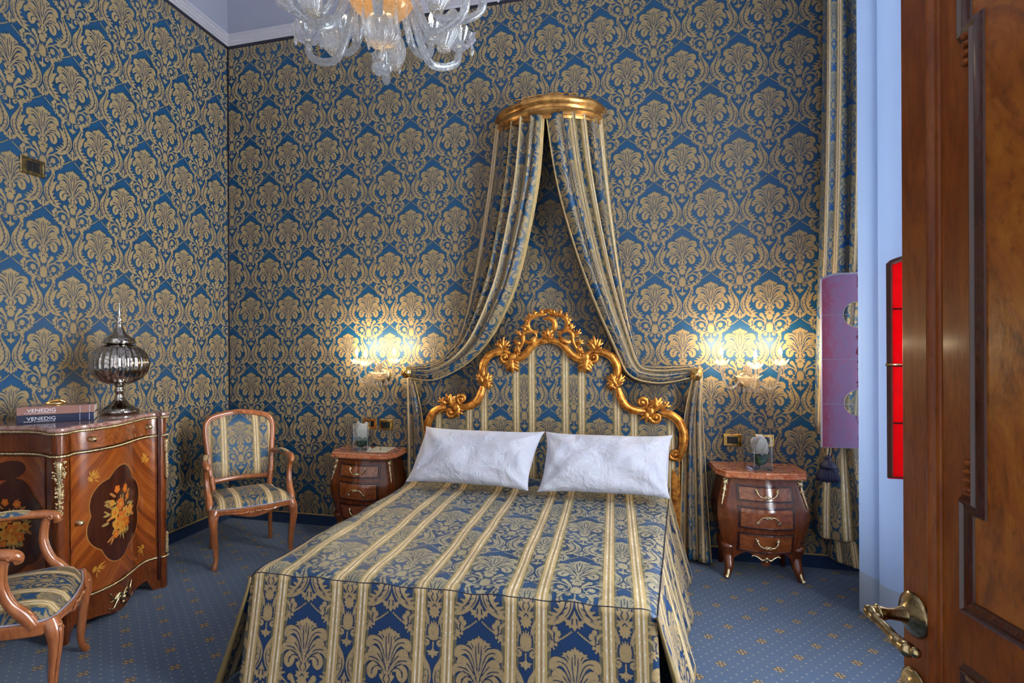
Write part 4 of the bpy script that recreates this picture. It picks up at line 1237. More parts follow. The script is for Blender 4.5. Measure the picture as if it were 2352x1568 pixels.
b = BM(); b.lathe([(.070, .448), (.098, .452), (.102, .462), (.094, .470), (.096, .480), (.084, .488), (.058, .505), (.038, .525), (.024, .555), (.018, .575), (.022, .582), (.024, .590), (.014, .598), (.019, .606), (.019, .618), (.012, .626), (.014, .634), (.008, .66), (.005, .70), (.0, .725)], 32); b.build('lid', M['mirror_silver'], ur)

def text_mesh(name, body, size, M4, mat, parent, ext=.0006, font=None, sx=1.0):
    cu = bpy.data.curves.new(name, 'FONT'); cu.body = body; cu.size = size; cu.extrude = ext; cu.align_x = 'LEFT'; cu.resolution_u = 3
    to = bpy.data.objects.new('t', cu); C.objects.link(to)
    bpy.context.view_layer.update()
    me = bpy.data.meshes.new_from_object(to.evaluated_get(bpy.context.evaluated_depsgraph_get()))
    bpy.data.objects.remove(to); bpy.data.curves.remove(cu)
    me.transform(Matrix.Diagonal((sx, 1, 1, 1))); me.transform(M4); me.materials.clear(); me.materials.append(mat)
    o = bpy.data.objects.new(name, me); C.objects.link(o); o.parent = parent; return o
BA = math.atan2(.254, .265)
def book(z, label, cover, sub, dx=0, rz=BA):
    t = thing('book', label, 'book', (-3.155+dx, 2.285, z), rz, 'books about one city stacked on the cabinet')
    Lb, Wb, Tb = .355, .185, .045
    b = BM(); b.box(.004, .010, .004, Lb-.004, Wb-.004, Tb-.004); b.build('pages', M['pages'], t, smooth=False)
    b = BM(); b.box(0, 0, 0, Lb, Wb, .0035); b.box(0, 0, Tb-.0035, Lb, Wb, Tb); b.box(0, 0, 0, Lb, .006, Tb, .002); b.clean(); b.build('cover', cover, t, smooth=False)
    MT = Matrix.Translation((.045, -.0008, .016)) @ Matrix.Rotation(PI/2, 4, 'X')
    text_mesh('title', 'VENEDIG', .026, MT, M['letter'], t, sx=1.22)
    if sub:
        MT = Matrix.Translation((.032, -.0008, .006)) @ Matrix.Rotation(PI/2, 4, 'X'); text_mesh('subtitle', 'KUNST & ARCHITEKTUR', .0095, MT, M['letter'], t, sx=1.35)
    for x in (.285, .330):
        b = BM(); b.box(x, -.0012, .003, x+.0022, .0, Tb-.003); b.build('spine_band', M['silver_line'], t, smooth=False)
    return t
book(1.141, 'dark blue art book lying on the marble, lower of the two stacked books', M['cover_blue'], True)
book(1.187, 'orange-brown art book lying on top of the dark blue one', M['cover_brown'], True, dx=.002, rz=BA+.01)
gt = thing('gold_clasp', 'small shiny gold clasp lying on the upper book', 'ornament', (-3.135, 2.425, 1.2325), BA+.3)
b = BM(); b.tube(spline([(0, 0, .006), (.03, .004, .018), (.07, .0, .022), (.10, 0, .010)], 5), [.005, .006, .007, .007, .007, .007, .008, .008, .009, .009, .010, .009, .009, .008, .008, .007], 8); b.build('arm', M['brassp'], gt)
b = BM(); b.tube(spline([(.0, .0, .006), (.03, -.02, .006), (.075, -.018, .006), (.10, 0, .010)], 5), .0045, 8); b.build('foot', M['brassp'], gt)

# ------------------------------------------------------------------ on the bedside chests
def vase(loc, rz, label):
    t = thing('flower_vase', label, 'vase', loc, rz, 'square glass vases with a white orchid')
    w, h, th = .059, .228, .004
    b = BM()
    b.box(-w, -w, 0, w, w, .012)
    for a in (0, 1, 2, 3):
        t2 = bmesh.new(); bmesh.ops.create_cube(t2, size=1); bmesh.ops.scale(t2, vec=(2*w, th, h-.012), verts=t2.verts); bmesh.ops.translate(t2, vec=(0, w-th/2, .012+(h-.012)/2), verts=t2.verts)
        b.merge(t2, Matrix.Rotation(a*PI/2, 4, 'Z'))
    b.build('glass_walls', M['clear'], t, smooth=False)
    rnd = random.Random(4)
    lv = BM()
    for k_ in range(10):
        a = rnd.uniform(0, 2*PI); r0 = .012; L_ = rnd.uniform(.035, .048); z0 = rnd.uniform(.02, .06)
        P_ = [(math.cos(a)*(r0+L_*q), math.sin(a)*(r0+L_*q), z0+.075*q-.03*q*q) for q in np.linspace(0, 1, 6)]
        lv.tube(P_, [.008, .020, .026, .024, .016, .003], 8, up=(0, 0, 1), flat=1.0)
    lv.b.transform(Matrix.Identity(4)); lv.build('leaves', M['leafg'], t)
    st = BM(); st.tube([(0, 0, .015), (.004, 0, .08), (0, .002, .12)], .004, 6); st.build('stem', M['leafg'], t)
    for k_ in range(9):
        a = k_*2.4; rad = .016+.040*(k_ % 3)/2; z0 = .110+.018*(k_ % 4); pb = BM()
        up_ = Vector((math.cos(a)*.7, math.sin(a)*.7, .8)).normalized()
        t2 = bmesh.new(); bmesh.ops.create_uvsphere(t2, u_segments=14, v_segments=8, radius=1)
        for v in t2.verts:
            x, y, z = v.co; v.co = Vector((x*.040*(1-.3*y), y*.058, z*.005+.014*y*y))
        M_ = Matrix.Translation((math.cos(a)*rad*.7, math.sin(a)*rad*.7, z0+.02)) @ Matrix.Rotation(a-PI/2, 4, 'Z') @ Matrix.Rotation(math.radians(35+20*(k_ % 3)), 4, 'X')
        pb.merge(t2, M_); pb.build('petal', M['petal'], t)
    return t
vase((.945, 4.10, .7208), math.radians(12), 'square glass vase holding a white orchid on the right bedside chest')
vase((-1.985, 4.13, .7208), math.radians(12), 'square glass vase holding a white orchid on the left bedside chest')
pc = thing('note_card', 'cream paper card lying beside the vase on the left bedside chest', 'card', (-1.845, 4.19, .7205), math.radians(3))
b = BM(); b.box(-.085, -.11, 0, .085, .11, .0025); b.build('sheet', M['paper'], pc, smooth=False)
pen = tag(BM().tube([(-.012, -.06, .0), (.004, .06, .0)], .0032, 8).build('pencil', M['oldbrass'], loc=(-1.85, 4.20, .7265), rotz=.5), 'thin brown pencil lying on the cream paper card', 'pencil')
# switch plates
def plate(loc, rz, label, w=.125, h=.088):
    t = thing('wall_switch', label, 'light switch', loc, rz, 'brass switch plates on the damask walls')
    b = BM()
    b.loft([[Vector((sx*w/2*k_, -d, sz*h/2*(k_ if k_ == 1 else k_*.97))) for sx, sz in ((-1, -1), (1, -1), (1, 1), (-1, 1))] for k_, d in ((1, 0), (1, .006), (.93, .010), (.84, .010), (.80, .007))]); b.build('brass_frame', M['oldbrass'] if w > .13 else M['brassp'], t, smooth=False)
    for i in range(3):
        b = BM(); x = (i-1)*.025; b.box(x-.0118, -.0125, -h*.29, x+.0118, -.006, h*.29, .0015); b.build('rocker', M['black'], t, smooth=False)
    return t
plate((-1.873, BY, .900), 0, 'brass-framed black switch just left of the bed curtain tail')
plate((-2.02, BY, .905), 0, 'brass-framed black switch half hidden behind the left vase')
plate((.83, BY, .871), 0, 'brass-framed black switch right of the bed, left of the vase')
plate((1.04, BY, .875), 0, 'brass-framed black switch hidden behind the right vase')
plate((LX, 2.585, 2.665), PI/2, 'brass-framed dark switch high on the left wall', w=.15, h=.105)
# ------------------------------------------------------------------ carved armchairs
def make_armchair(loc, rz, label):
    t = thing('armchair', label, 'chair', loc, rz, 'carved beech armchairs in striped damask')
    W = M['beech']; g = 'leg'
    # seat plan outline (half), front is -y
    half = [(0, -.275), (.10, -.272), (.20, -.255), (.27, -.235), (.298, -.19), (.296, -.12), (.275, .0), (.245, .12), (.225, .21), (.0, .225)]
    full = half[:-1]+[(-x, y) for x, y in half[:-1][::-1]][:-1]
    out = spline([(x, y) for x, y in full], 4, close=True)
    n = len(out)
    def zr(x, y):      # serpentine lower edge of the front rail
        return .355 - (.018*math.cos(x*16) if y < -.2 else 0)
    b = BM()
    def ring(e, zf):
        r = []
        for i, (x, y) in enumerate(out):
            a = out[(i+1) % n]; c = out[i-1]; tx, ty = a[0]-c[0], a[1]-c[1]; L_ = math.hypot(tx, ty)+1e-9
            nx, ny = ty/L_, -tx/L_
            if nx*x+ny*y < 0: nx, ny = -nx, -ny
            r.append(Vector((x+nx*e, y+ny*e, zf(x, y) if callable(zf) else zf)))
        return r
    b.grid([ring(-.035, .395), ring(-.035, lambda x, y: zr(x, y)+.005), ring(-.004, zr), ring(.004, lambda x, y: zr(x, y)+.010), ring(.000, .385), ring(.006, .395), ring(.004, .408), ring(-.006, .412), ring(-.035, .412), ring(-.035, .395)], closev=True)
    rail = b.build('seat_rail', W, t, auto=50)
    cv = BM()
    for k in range(-3, 4):
        cv.ball((k*.017, -.281+.0006*k*k, .378+.004*math.cos(k*2)), .011, 8, (1, .6, .9))
    for s in (1, -1): cv.tube([(s*(.05+.02*q), -.279, .376+.008*math.sin(q*3)) for q in range(5)], [.008, .007, .006, .005, .003], 6)
    cv.build('carved_flower', W, rail)
    # cushion
    b = BM(); rows = []; uv = []
    for k in range(11):
        f = k/10; r = []; q = []
        for i, (x, y) in enumerate(out):
            xx, yy = x*.97*(1-f), -.02+(y*.97+.02)*(1-f)
            z = .410+.072*math.sqrt(max(0, 1-(1-f)**3.4))+.008*(f)
            r.append(Vector((xx, yy, z))); q.append((xx*1.05, yy*1.05-(1-math.sqrt(max(0, 1-(1-f)**3.4)))*.05))
        rows.append(r); uv.append(q)
    b.grid(rows, uv, closev=True); b.build('seat_cushion', M['seat_silk'], t)
    b = BM(); b.tube([p+Vector((0, 0, .001)) for p in ring(-.004, .413)], .0045, 6, close=True); b.build('gimp_braid', M['lead'], t)
    # legs
    for s in (1, -1):
        b = BM(); P_ = spline([(s*.262, -.222, .405, .034), (s*.276, -.240, .36, .034), (s*.278, -.245, .30, .027), (s*.266, -.236, .20, .021), (s*.258, -.230, .10, .0175), (s*.262, -.236, .04, .016), (s*.272, -.248, .015, .019), (s*.274, -.250, .0, .017)], 5)
        b.tube([p[:3] for p in P_], [p[3] for p in P_], 10)
        for q in (-.012, 0, .012):
            b.tube([(p[0]+s*p[3]*.5+q*.5, p[1]-p[3]*.85+abs(q)*.3, p[2]) for p in P_[3:22]], .0045, 5)
        l_ = b.build('leg', W, t)
        kn = BM(); kn.ball((s*.275, -.262, .375), .016, 8, (1, .6, 1.3)); kn.ball((s*.262, -.264, .362), .010, 8); kn.ball((s*.290, -.252, .362), .010, 8); kn.build('knee_carving', W, l_)
        b = BM(); P_ = spline([(s*.205, .195, .42, .024), (s*.207, .198, .32, .022), (s*.215, .208, .20, .019), (s*.220, .225, .08, .016), (s*.222, .238, .0, .017)], 5)
        b.tube([p[:3] for p in P_], [p[3] for p in P_], 10); b.build('leg', W, t)
    # back: raked cartouche frame
    rake = lambda z: .205+(z-.45)*.17
    bh = [(0, .525), (.12, .522), (.205, .520), (.228, .56), (.236, .66), (.246, .78), (.256, .89), (.250, .955), (.215, 1.0), (.14, 1.022), (.06, 1.034), (.0, 1.040)]
    bl = bh+[(-x, z) for x, z in bh[-2:0:-1]]
    lo = spline(bl, 5, close=True)
    b = BM(); L_ = [Vector((x, rake(z)+.035*(1-(x/.26)**2), z)) for x, z in lo]
    b.tube(L_, .021, 10, close=True, up=(0, -1, 0), flat=1.0)
    fr_ = b.build('back_frame', W, t)
    b = BM(); b.tube([p+Vector((0, -.014, 0))+Vector((-p.x*.045, 0, -(p.z-.78)*.045)) for p in L_], .0075, 6, close=True); b.build('frame_moulding', W, fr_)
    b = BM()
    for k in range(-2, 3): b.ball((k*.016, rake(1.045)+.012, 1.046-.002*k*k), .012, 8, (1, .7, .9))
    b.build('crest_carving', W, fr_)
    for s in (1, -1):
        b = BM(); b.tube(spline([(s*.205, .198, .40), (s*.212, .205, .47), (s*.222, .215, .56)], 4), .021, 10); b.build('back_post', W, t)
    # pads
    for nm, dy, bulge in (('back_pad', -.010, -.030), ('back_panel', .028, .006)):
        b = BM(); rows = []; uv = []
        for k in range(10):
            f = k/9; r = []; q = []
            for x, z in lo:
                xx, zz = x*.93*(1-f), .78+(z-.78)*.94*(1-f)
                y = rake(zz)+.035*(1-(xx/.26)**2)+dy+bulge*math.sqrt(max(0, 1-(1-f)**3))
                r.append(Vector((xx, y, zz))); q.append((xx*.95, (zz-.55)*.95))
            rows.append(r); uv.append(q)
        b.grid(rows, uv, closev=True); b.build(nm, M['chair_silk'], t)
    # arms
    for s in (1, -1):
        b = BM()
        P_ = spline([(s*.240, .262, .715, .018), (s*.262, .18, .722, .019), (s*.290, .06, .722, .020), (s*.303, -.02, .718, .021), (s*.306, -.080, .712, .024), (s*.302, -.118, .700, .024), (s*.298, -.128, .682, .018), (s*.300, -.112, .672, .010)], 5)
        b.tube([p[:3] for p in P_], [p[3] for p in P_], 10)
        arm = b.build('arm', W, t)
        b = BM()
        for q in (1, -1):
            sp_ = [(s*(.302)+q*.022, -.098+.014*math.cos(a)*(1-a/9), .700+.014*math.sin(a)*(1-a/9)) for a in np.linspace(0, 6.5, 14)]; b.tube(sp_, [.005]*10+[.004]*4, 6)
        b.build('scroll_carving', W, arm)
        b = BM(); P_ = spline([(s*.303, -.085, .700, .020), (s*.300, -.070, .65, .018), (s*.295, -.068, .58, .019), (s*.290, -.095, .50, .023), (s*.288, -.145, .44, .028), (s*.286, -.175, .39, .024)], 5)
        b.tube([p[:3] for p in P_], [p[3] for p in P_], 10)
        for q in (-.008, .008): b.tube([(p[0]+q, p[1]-p[3]*.92, p[2]) for p in P_[3:]], .0045, 5)
        b.build('arm_support', W, t)
        b = BM(); rows = []; uv = []
        for k in range(15):
            f = k/14; yy = .17-.19*f; xx = .268+.035*f; e = math.sin(PI*min(1, max(0, f*.94+.03)))**.4; r = []; q = []
            for j in range(9):
                a = PI*j/8; r.append(Vector((s*xx+.027*math.cos(a)*e, yy, .727+.026*math.sin(a)*e))); q.append((.027*a+.08, yy))
            rows.append(r); uv.append(q)
        b.grid(rows, uv); b.build('arm_pad', M['seat_silk'], arm)
    return t
make_armchair((-2.71, 3.65, 0), math.radians(48), 'carved armchair in the corner between the cabinet and the left bedside chest')
ch2 = make_armchair((-2.655, 1.875, 0), math.radians(129), 'carved armchair cut off by the left edge, in front of the marquetry cabinet')
# ------------------------------------------------------------------ crystal wall sconces
def cup(b, c, r, h, n=36, lob=8):
    rows = []
    for i in range(9):
        t = i/8; rr = r*(.22+.78*t**.8); z = h*(t**1.5)
        rows.append([Vector((c[0]+rr*(1+.10*t*math.cos(lob*a))*math.cos(a), c[1]+rr*(1+.10*t*math.cos(lob*a))*math.sin(a), c[2]+z+.22*h*t*t*math.cos(lob*a))) for a in np.linspace(0, 2*PI, n+1)[:-1]])
    b.grid(rows, closev=True)
def drop_pendant(b, c, L_, r):
    b.tube([(c[0], c[1], c[2]), (c[0], c[1], c[2]-L_*.35)], r*.16, 5)
    b.lathe([(0, 0), (r*.5, -L_*.12), (r, -L_*.40), (r*.6, -L_*.58), (0, -L_*.65)], 8, (c[0], c[1], c[2]-L_*.35))
def sconce(loc, label, bulbs):
    t = thing('crystal_sconce', label, 'wall lamp', loc, 0, 'crystal sconces either side of the bed')
    b = BM(); b.lathe([(0, 0), (.055, 0), (.060, .010), (.045, .022), (.030, .030), (0, .034)], 24, axis='Y'); b.build('back_plate', M['ormolu'], t)
    b = BM(); b.tube(spline([(0, -.02, .0), (0, -.07, -.02), (0, -.10, .01)], 5), .008, 8)
    b.lathe([(0, -.09), (.012, -.08), (.022, -.065), (.012, -.05), (.030, -.035), (.058, -.012), (.070, .012), (.066, .026), (.040, .034), (.018, .05), (.024, .065), (.012, .08), (.02, .095), (0, .12)], 24, (0, -.11, 0)); b.build('centre_stem', M['crystal_warm'], t)
    b = BM(); cup(b, (0, -.11, -.005), .088, .035, 48, 10); b.build('centre_bowl', M['crystal_warm'], t)
    for i, (bx_, by_, bz) in enumerate(bulbs):
        a = BM(); hx, hy = 0, -.11; dx, dy = bx_-hx, by_-hy
        P_ = spline([(hx, hy, .0), (hx+dx*.25, hy+dy*.25, .015), (hx+dx*.50, hy+dy*.5, -.045), (hx+dx*.80, hy+dy*.8, -.045), (bx_, by_, bz-.115), (bx_, by_, bz-.07)], 7)
        a.tube(P_, .0085, 10); am = a.build('arm', M['crystal_warm'], t)
        c = BM(); cup(c, (bx_, by_, bz-.085), .052, .040, 40, 8); c.build('bobeche', M['crystal_warm'], am)
        s = BM(); s.lathe([(0, -.07), (.012, -.068), (.012, -.012), (.008, -.008), (0, -.008)], 14, (bx_, by_, bz)); s.build('candle_sleeve', M['crystal_warm'], am)
        f = BM(); f.lathe([(0, -.012), (.008, -.008), (.0125, .008), (.0095, .024), (.004, .038), (0, .046)], 14, (bx_, by_, bz)); f.build('bulb', M['bulb'], am)
        lt = point('sconce_glow', (loc[0]+bx_*1.0, loc[1]+by_-.0, loc[2]+bz+.064), 7.0, (1, .80, .50), .014)
        for k in range(4):
            d = BM(); q = k*PI/2+.4; drop_pendant(d, (bx_+.045*math.cos(q), by_+.045*math.sin(q), bz-.055), .055, .009); d.build('crystal_drop', M['crystal_warm'], am)
    for k in range(7):
        d = BM(); q = -PI+k*PI/6; drop_pendant(d, (.07*math.cos(q), -.11+.05*math.sin(q), -.005), .09, .011); d.build('crystal_drop', M['crystal_warm'], t)
    # leaf sprays of pressed glass
    for s in (1, -1):
        lf = BM()
        P_ = spline([(0, -.11, .04), (s*.03, -.12, .10), (s*.07, -.12, .13), (s*.085, -.12, .115)], 5); lf.tube(P_, [.008, .010, .012, .013, .013, .012, .012, .011, .010, .009, .008, .007, .006, .005, .004, .003], 8, flat=.5)
        lf.build('glass_leaf', M['crystal_warm'], t)
    return t
sconce((.912, BY, 1.315), 'crystal wall sconce with three lit candle bulbs right of the bed', [(-.185, -.19, .185), (.012, -.27, .165), (.185, -.19, .185)])
sconce((-1.885, BY, 1.325), 'crystal wall sconce with three lit candle bulbs left of the bed', [(-.165, -.19, .180), (-.050, -.27, .165), (.165, -.19, .182)])

# ------------------------------------------------------------------ blown glass chandelier
cx_, cy_ = -.955, 2.20
ch = thing('glass_chandelier', 'large blown glass chandelier with curled arms and an amber bowl hanging from the ceiling', 'chandelier', (cx_, cy_, 2.75))
b = BM(); b.lathe([(0, -.03), (.020, -.024), (.030, -.006), (.020, .010), (.007, .02), (.007, .034), (.016, .044), (.018, .058), (.008, .070), (.006, .10)], 14)
for k in range(5):
    a = k*2*PI/5; b.ball((.028*math.cos(a), .028*math.sin(a), -.006), .020, 8)
b.build('flower_finial', M['crystal'], ch)
b = BM(); rows = []
for i in range(17):
    t = i/16; a = -PI/2+PI*t; r = .075*math.cos(a)**.7 if t not in (0, 1) else 0; z = .155+.068*math.sin(a)
    rows.append([Vector((r*(1+.10*math.cos(12*q))*math.cos(q), r*(1+.10*math.cos(12*q))*math.sin(q), z)) for q in np.linspace(0, 2*PI, 73)[:-1]])
b.grid(rows, closev=True); b.build('ribbed_knop', M['crystal'], ch)
b = BM(); rows = []
for i in range(15):
    t = i/14; r = .030+.125*math.sin(t*PI*.52); z = .205+.155*t**1.5
    rows.append([Vector((r*(1+.03*math.cos(22*q))*math.cos(q), r*(1+.03*math.cos(22*q))*math.sin(q), z+.006*t*math.cos(22*q))) for q in np.linspace(0, 2*PI, 133)[:-1]])
for t in (.7, .3): rows.append([Vector((r*t*math.cos(q), r*t*math.sin(q), z+.01)) for q in np.linspace(0, 2*PI, 133)[:-1]])
b.grid(rows, closev=True); b.build('amber_bowl', M['amber'], ch)
b = BM(); b.lathe([(.02, .38), (.03, .42), (.05, .46), (.03, .52), (.045, .60), (.07, .66), (.04, .74), (.02, .80), (.035, .86), (.02, .92), (.012, 1.0), (.012, CZ-2.75-.06), (.06, CZ-2.75-.05), (.075, CZ-2.75)], 20); b.build('stem', M['crystal'], ch)
point('chandelier_glow', (cx_, cy_, 3.20), 7, (1, .80, .55), .10)
def chand_arm(az, R_, dip, rise, rad, cupz, label_cup=True, r0=.055, zt=.40):
    ca, sa = math.cos(az), math.sin(az)
    P_ = spline([(r0, zt), (r0+.06*R_/.4, zt-.02), (r0+(R_-r0)*.32, (zt+dip)/2-.01), (r0+(R_-r0)*.50, dip+.012), (r0+(R_-r0)*.72, dip), (R_*.97, dip+.045), (R_, rise)], 8)
    b = BM(); n = len(P_)
    b.tube([(r*ca, r*sa, z) for r, z in P_], [rad*(1-.15*i/n) for i in range(n)], 14)
    tw = BM()
    for k in range(5):    # twisted ribs in the glass
        pts = []
        for i, (r, z) in enumerate(P_):
            q = k*2*PI/5+i*.55; pts.append(((r+rad*.93*math.cos(q)*.8)*ca-rad*.93*math.sin(q)*sa, (r+rad*.93*math.cos(q)*.8)*sa+rad*.93*math.sin(q)*ca, z+rad*.5*math.cos(q)))
        tw.tube(pts, .0014, 4)
    arm = b.build('arm', M['crystal'], ch); tw.build('twisted_rib', M['crystal'], arm)
    c = BM(); rows = []
    for i in range(9):
        t = i/8; r = .018+.062*t**.75; z = rise+.0+.060*t**1.3
        rows.append([Vector((R_*ca+r*(1+.05*math.cos(14*q))*math.cos(q), R_*sa+r*(1+.05*math.cos(14*q))*math.sin(q), z+.01*t*math.cos(7*q))) for q in np.linspace(0, 2*PI, 85)[:-1]])
    c.grid(rows, closev=True); c.build('bobeche', M['crystal'], arm)
    k_ = BM(); k_.lathe([(0, rise), (.014, rise), (.014, rise+.09), (.008, rise+.095), (0, rise+.095)], 14, (R_*ca, R_*sa, 0)); k_.build('candle_sleeve', M['crystal'], arm)
    f = BM(); f.lathe([(0, rise+.094), (.008, rise+.098), (.0125, rise+.114), (.0095, rise+.130), (.004, rise+.144), (0, rise+.152)], 12, (R_*ca, R_*sa, 0)); f.build('bulb', M['bulb_dim'], arm)
    for q in (0, 2.1, 4.2):
        d = BM(); drop_pendant(d, (R_*ca+.065*math.cos(q), R_*sa+.065*math.sin(q), rise+.045), .085, .010); d.build('crystal_drop', M['crystal'], arm)
def chand_leaf(az, R_, zb, h, w):
    """broad ribbed glass leaf hanging like a curled bell"""
    ca, sa = math.cos(az), math.sin(az); rows = []
    for i in range(19):
        t = i/18; rr = w*math.sin(PI*min(.97, .10+.84*t))**.8; z = zb+h*t
        rows.append([Vector((R_*ca+(rr*(1+.04*math.cos(16*q)))*math.cos(q)+.05*t*ca, R_*sa+rr*(1+.04*math.cos(16*q))*math.sin(q)+.05*t*sa, z)) for q in np.linspace(0, 2*PI, 97)[:-1]])
    b = BM(); b.grid(rows, closev=True); lf = b.build('ribbed_bell', M['crystal'], ch)
    fb = BM()
    for k in range(7): q = k*2*PI/7; fb.ball((R_*ca+.022*math.cos(q), R_*sa+.022*math.sin(q), zb+.012), .010, 6)
    fb.build('flower_tip', M['crystal_warm'], lf)
for k in range(6): chand_arm(math.radians(-70+60*k), .40, .090, .20, .0185, 0)
for k in range(6): chand_arm(math.radians(-40+60*k), .44, .215, .33, .0185, 0, zt=.52)
for k in range(6): chand_leaf(math.radians(-18+60*k), .29, .140, .20, .052)
for k in range(10):
    d = BM(); a = 2*PI*k/10; drop_pendant(d, (.115*math.cos(a), .115*math.sin(a), .26), .14, .010); d.build('long_drop', M['crystal'], ch)
# ------------------------------------------------------------------ window dressing
WD_, _ = hang('window_drape', [(1.415, W_, 4.28), (1.405, W_, 3.3), (1.385, W_, 2.3), (1.362, W_, 1.5), (1.355, W_, .95)],
     [(1.715, 4.23, 4.28), (1.715, 4.23, 3.3), (1.70, 4.22, 2.3), (1.66, 4.21, 1.5), (1.62, 4.20, .95)], 2.2, .042, .62, 'blue and gold damask window curtain in the right corner', mat=M['drape_silk'], n_s=60)
hang('gathered_tail', [(1.40, W_, .93), (1.375, W_, .75), (1.345, W_, .50), (1.335, W_, .27), (1.335, W_, .25)],
     [(1.58, 4.24, .93), (1.60, 4.22, .75), (1.63, 4.19, .50), (1.65, 4.17, .27), (1.65, 4.17, .25)], 1.6, .030, .42, '', mat=M['stripe'], par=WD_, n_s=48)
hang('back_tail', [(1.42, W_+.0, .60), (1.40, W_+.0, .40), (1.42, W_, .20), (1.43, W_, .09)],
     [(1.62, 4.29, .60), (1.64, 4.28, .40), (1.66, 4.25, .20), (1.68, 4.23, .03)], 1.6, .016, .42, '', mat=M['stripe'], par=WD_, n_s=40)
tb = thing('tassel_tieback', 'navy tassel tieback hanging under the purple glass panel', 'tassel', (1.375, 4.16, .715))
b = BM(); b.tube(spline([(0, 0, .09), (.01, 0, .15), (.005, .02, .22)], 4), .004, 6); b.tube(spline([(.02, 0, .09), (.03, 0, .15), (.04, .02, .22)], 4), .004, 6); b.build('cord', M['navy'], tb)
b = BM(); b.lathe([(0, .11), (.016, .105), (.022, .09), (.014, .078), (.026, .068), (.046, .045), (.050, .028), (.040, .018), (0, .018)], 20); b.build('knob', M['navy'], tb)
b = BM(); rows = []
for r, z in [(.03, .03), (.052, .0), (.064, -.035), (.066, -.06), (.0, -.062)]:
    rows.append([Vector(((r*(1+.09*math.cos(22*q)))*math.cos(q), r*(1+.09*math.cos(22*q))*math.sin(q), z+.004*math.cos(11*q))) for q in np.linspace(0, 2*PI, 133)[:-1]])
b.grid(rows, closev=True); b.build('fringe', M['navy'], tb)
# sheer voile
def sheer(name, path, z1, label, n=150):
    P_ = spline(path, n//(len(path)-1)); b = BM(); rows = []
    for k in range(len(P_)):
        x, y, zb = P_[k]; rows.append([Vector((x, y, z)) for z in np.linspace(zb, z1, 12)])
    b.grid(rows); o = b.build(name, M['sheer']); return tag(o, label, 'curtain')
def pl(y0, y1, n, xa, xb, zb=.02):
    out = []
    for i in range(n*6+1):
        t = i/(n*6); y = y0+(y1-y0)*t; out.append((xa+(xb-xa)*(.5-.5*math.cos(t*n*2*PI)), y, zb))
    return out
far = [(1.545, 4.06, .04), (1.545, 3.98, .04), (1.52, 3.86, .03), (1.44, 3.74, .02), (1.376, 3.685, .015), (1.378, 3.62, .015), (1.40, 3.56, .015), (1.445, 3.545, .015), (1.47, 3.55, .015), (1.455, 3.52, .015), (1.405, 3.50, .015), (1.400, 3.46, .015), (1.43, 3.40, .015), (1.47, 3.37, .015), (1.49, 3.36, .015), (1.50, 3.34, .015), (1.51, 3.315, .015)]
sheer('sheer_curtain', far, 4.20, 'long white sheer curtain between the purple and the red glass panels', 400)
# curtain rail
b = BM(); b.tube([(1.53, 1.3, 4.30), (1.53, 4.33, 4.30)], .018, 10); tag(b.build('curtain_rail', M['corona']), 'gold curtain rail above the window', 'curtain rail')
# stained glass leaves opened into the room
def leaf_panel(name, y, glass, label, discs, frame, x0=1.346, x1=1.735, zb=.868, zt=2.02, fw=.012):
    t = thing(name, label, 'glass panel', (x1, y, zb)); H = zt-zb; L_ = x1-x0
    top = lambda x: H-.055*(1-min(1, max(0, (x-x0)/.24)))**1.0*(1) + .012*math.sin((x-x0)*22)
    n = 40
    def outline(e=0.0):
        xs_ = np.linspace(x0+e, x1-e, n)
        return [(x-x1, e) for x in (x0+e, x1-e)]+[(x-x1, top(x)-e) for x in xs_[::-1]]
    holes = [(hx-x1, hz-zb, hr) for hx, hz, hr in discs]
    b = BM(); xs_ = np.linspace(x0+.004, x1-.004, n)
    # glass as one thin slab; the clear discs are let into it
    b2 = bmesh.new()
    ol = outline(.004); vs = [b2.verts.new((x, 0, z)) for x, z in ol]; es = [b2.edges.new((vs[i], vs[(i+1) % len(vs)])) for i in range(len(vs))]
    for hx, hz, hr in holes:
        hv = [b2.verts.new((hx+hr*math.cos(2*PI*k/40), 0, hz+hr*math.sin(2*PI*k/40))) for k in range(40)]
        es += [b2.edges.new((hv[i], hv[(i+1) % 40])) for i in range(40)]
    bmesh.ops.triangle_fill(b2, use_beauty=True, use_dissolve=False, edges=es)
    r = bmesh.ops.extrude_face_region(b2, geom=b2.faces[:]); bmesh.ops.translate(b2, vec=(0, -.006, 0), verts=[g for g in r['geom'] if isinstance(g, bmesh.types.BMVert)])
    b.merge(b2); b.build('coloured_glass', glass, t, smooth=False)
    for hx, hz, hr in holes:
        d = BM(); d.lathe([(0, -.004), (hr*.98, -.004), (hr*.98, -.002), (0, -.002)], 40, (hx, 0, hz), axis='Y'); dd = d.build('clear_disc', M['clear'], t, smooth=False)
        d = BM(); d.tube([(hx+hr*math.cos(a), -.003, hz+hr*math.sin(a)) for a in np.linspace(0, 2*PI, 49)[:-1]], .003, 6, close=True); d.build('disc_rim', M['oldbrass'], dd)
    f = BM(); ol = outline(fw/2); f.tube([(x, -.003, z) for x, z in ol], fw*.62, 4, close=True, up=(0, -1, 0)); f.build('frame', frame, t, smooth=False)
    for k in (1, 2, 3):
        l_ = BM(); z = H*k/4-.002; lw = .0016 if frame is M['lead'] else .0035; l_.box(x0-x1+fw, -.009, z-lw, -fw, .003, z+lw); l_.build('lead_line', M['lead'] if frame is M['lead'] else M['matte_black'], t, smooth=False)
    return t
leaf_panel('purple_glass_panel', 4.10, M['purple'], 'tall purple stained glass leaf with clear round panes against the curtain', [(1.528, 1.752, .084), (1.530, 1.179, .084)], M['lead'], x0=1.313, zb=.880, zt=2.045)
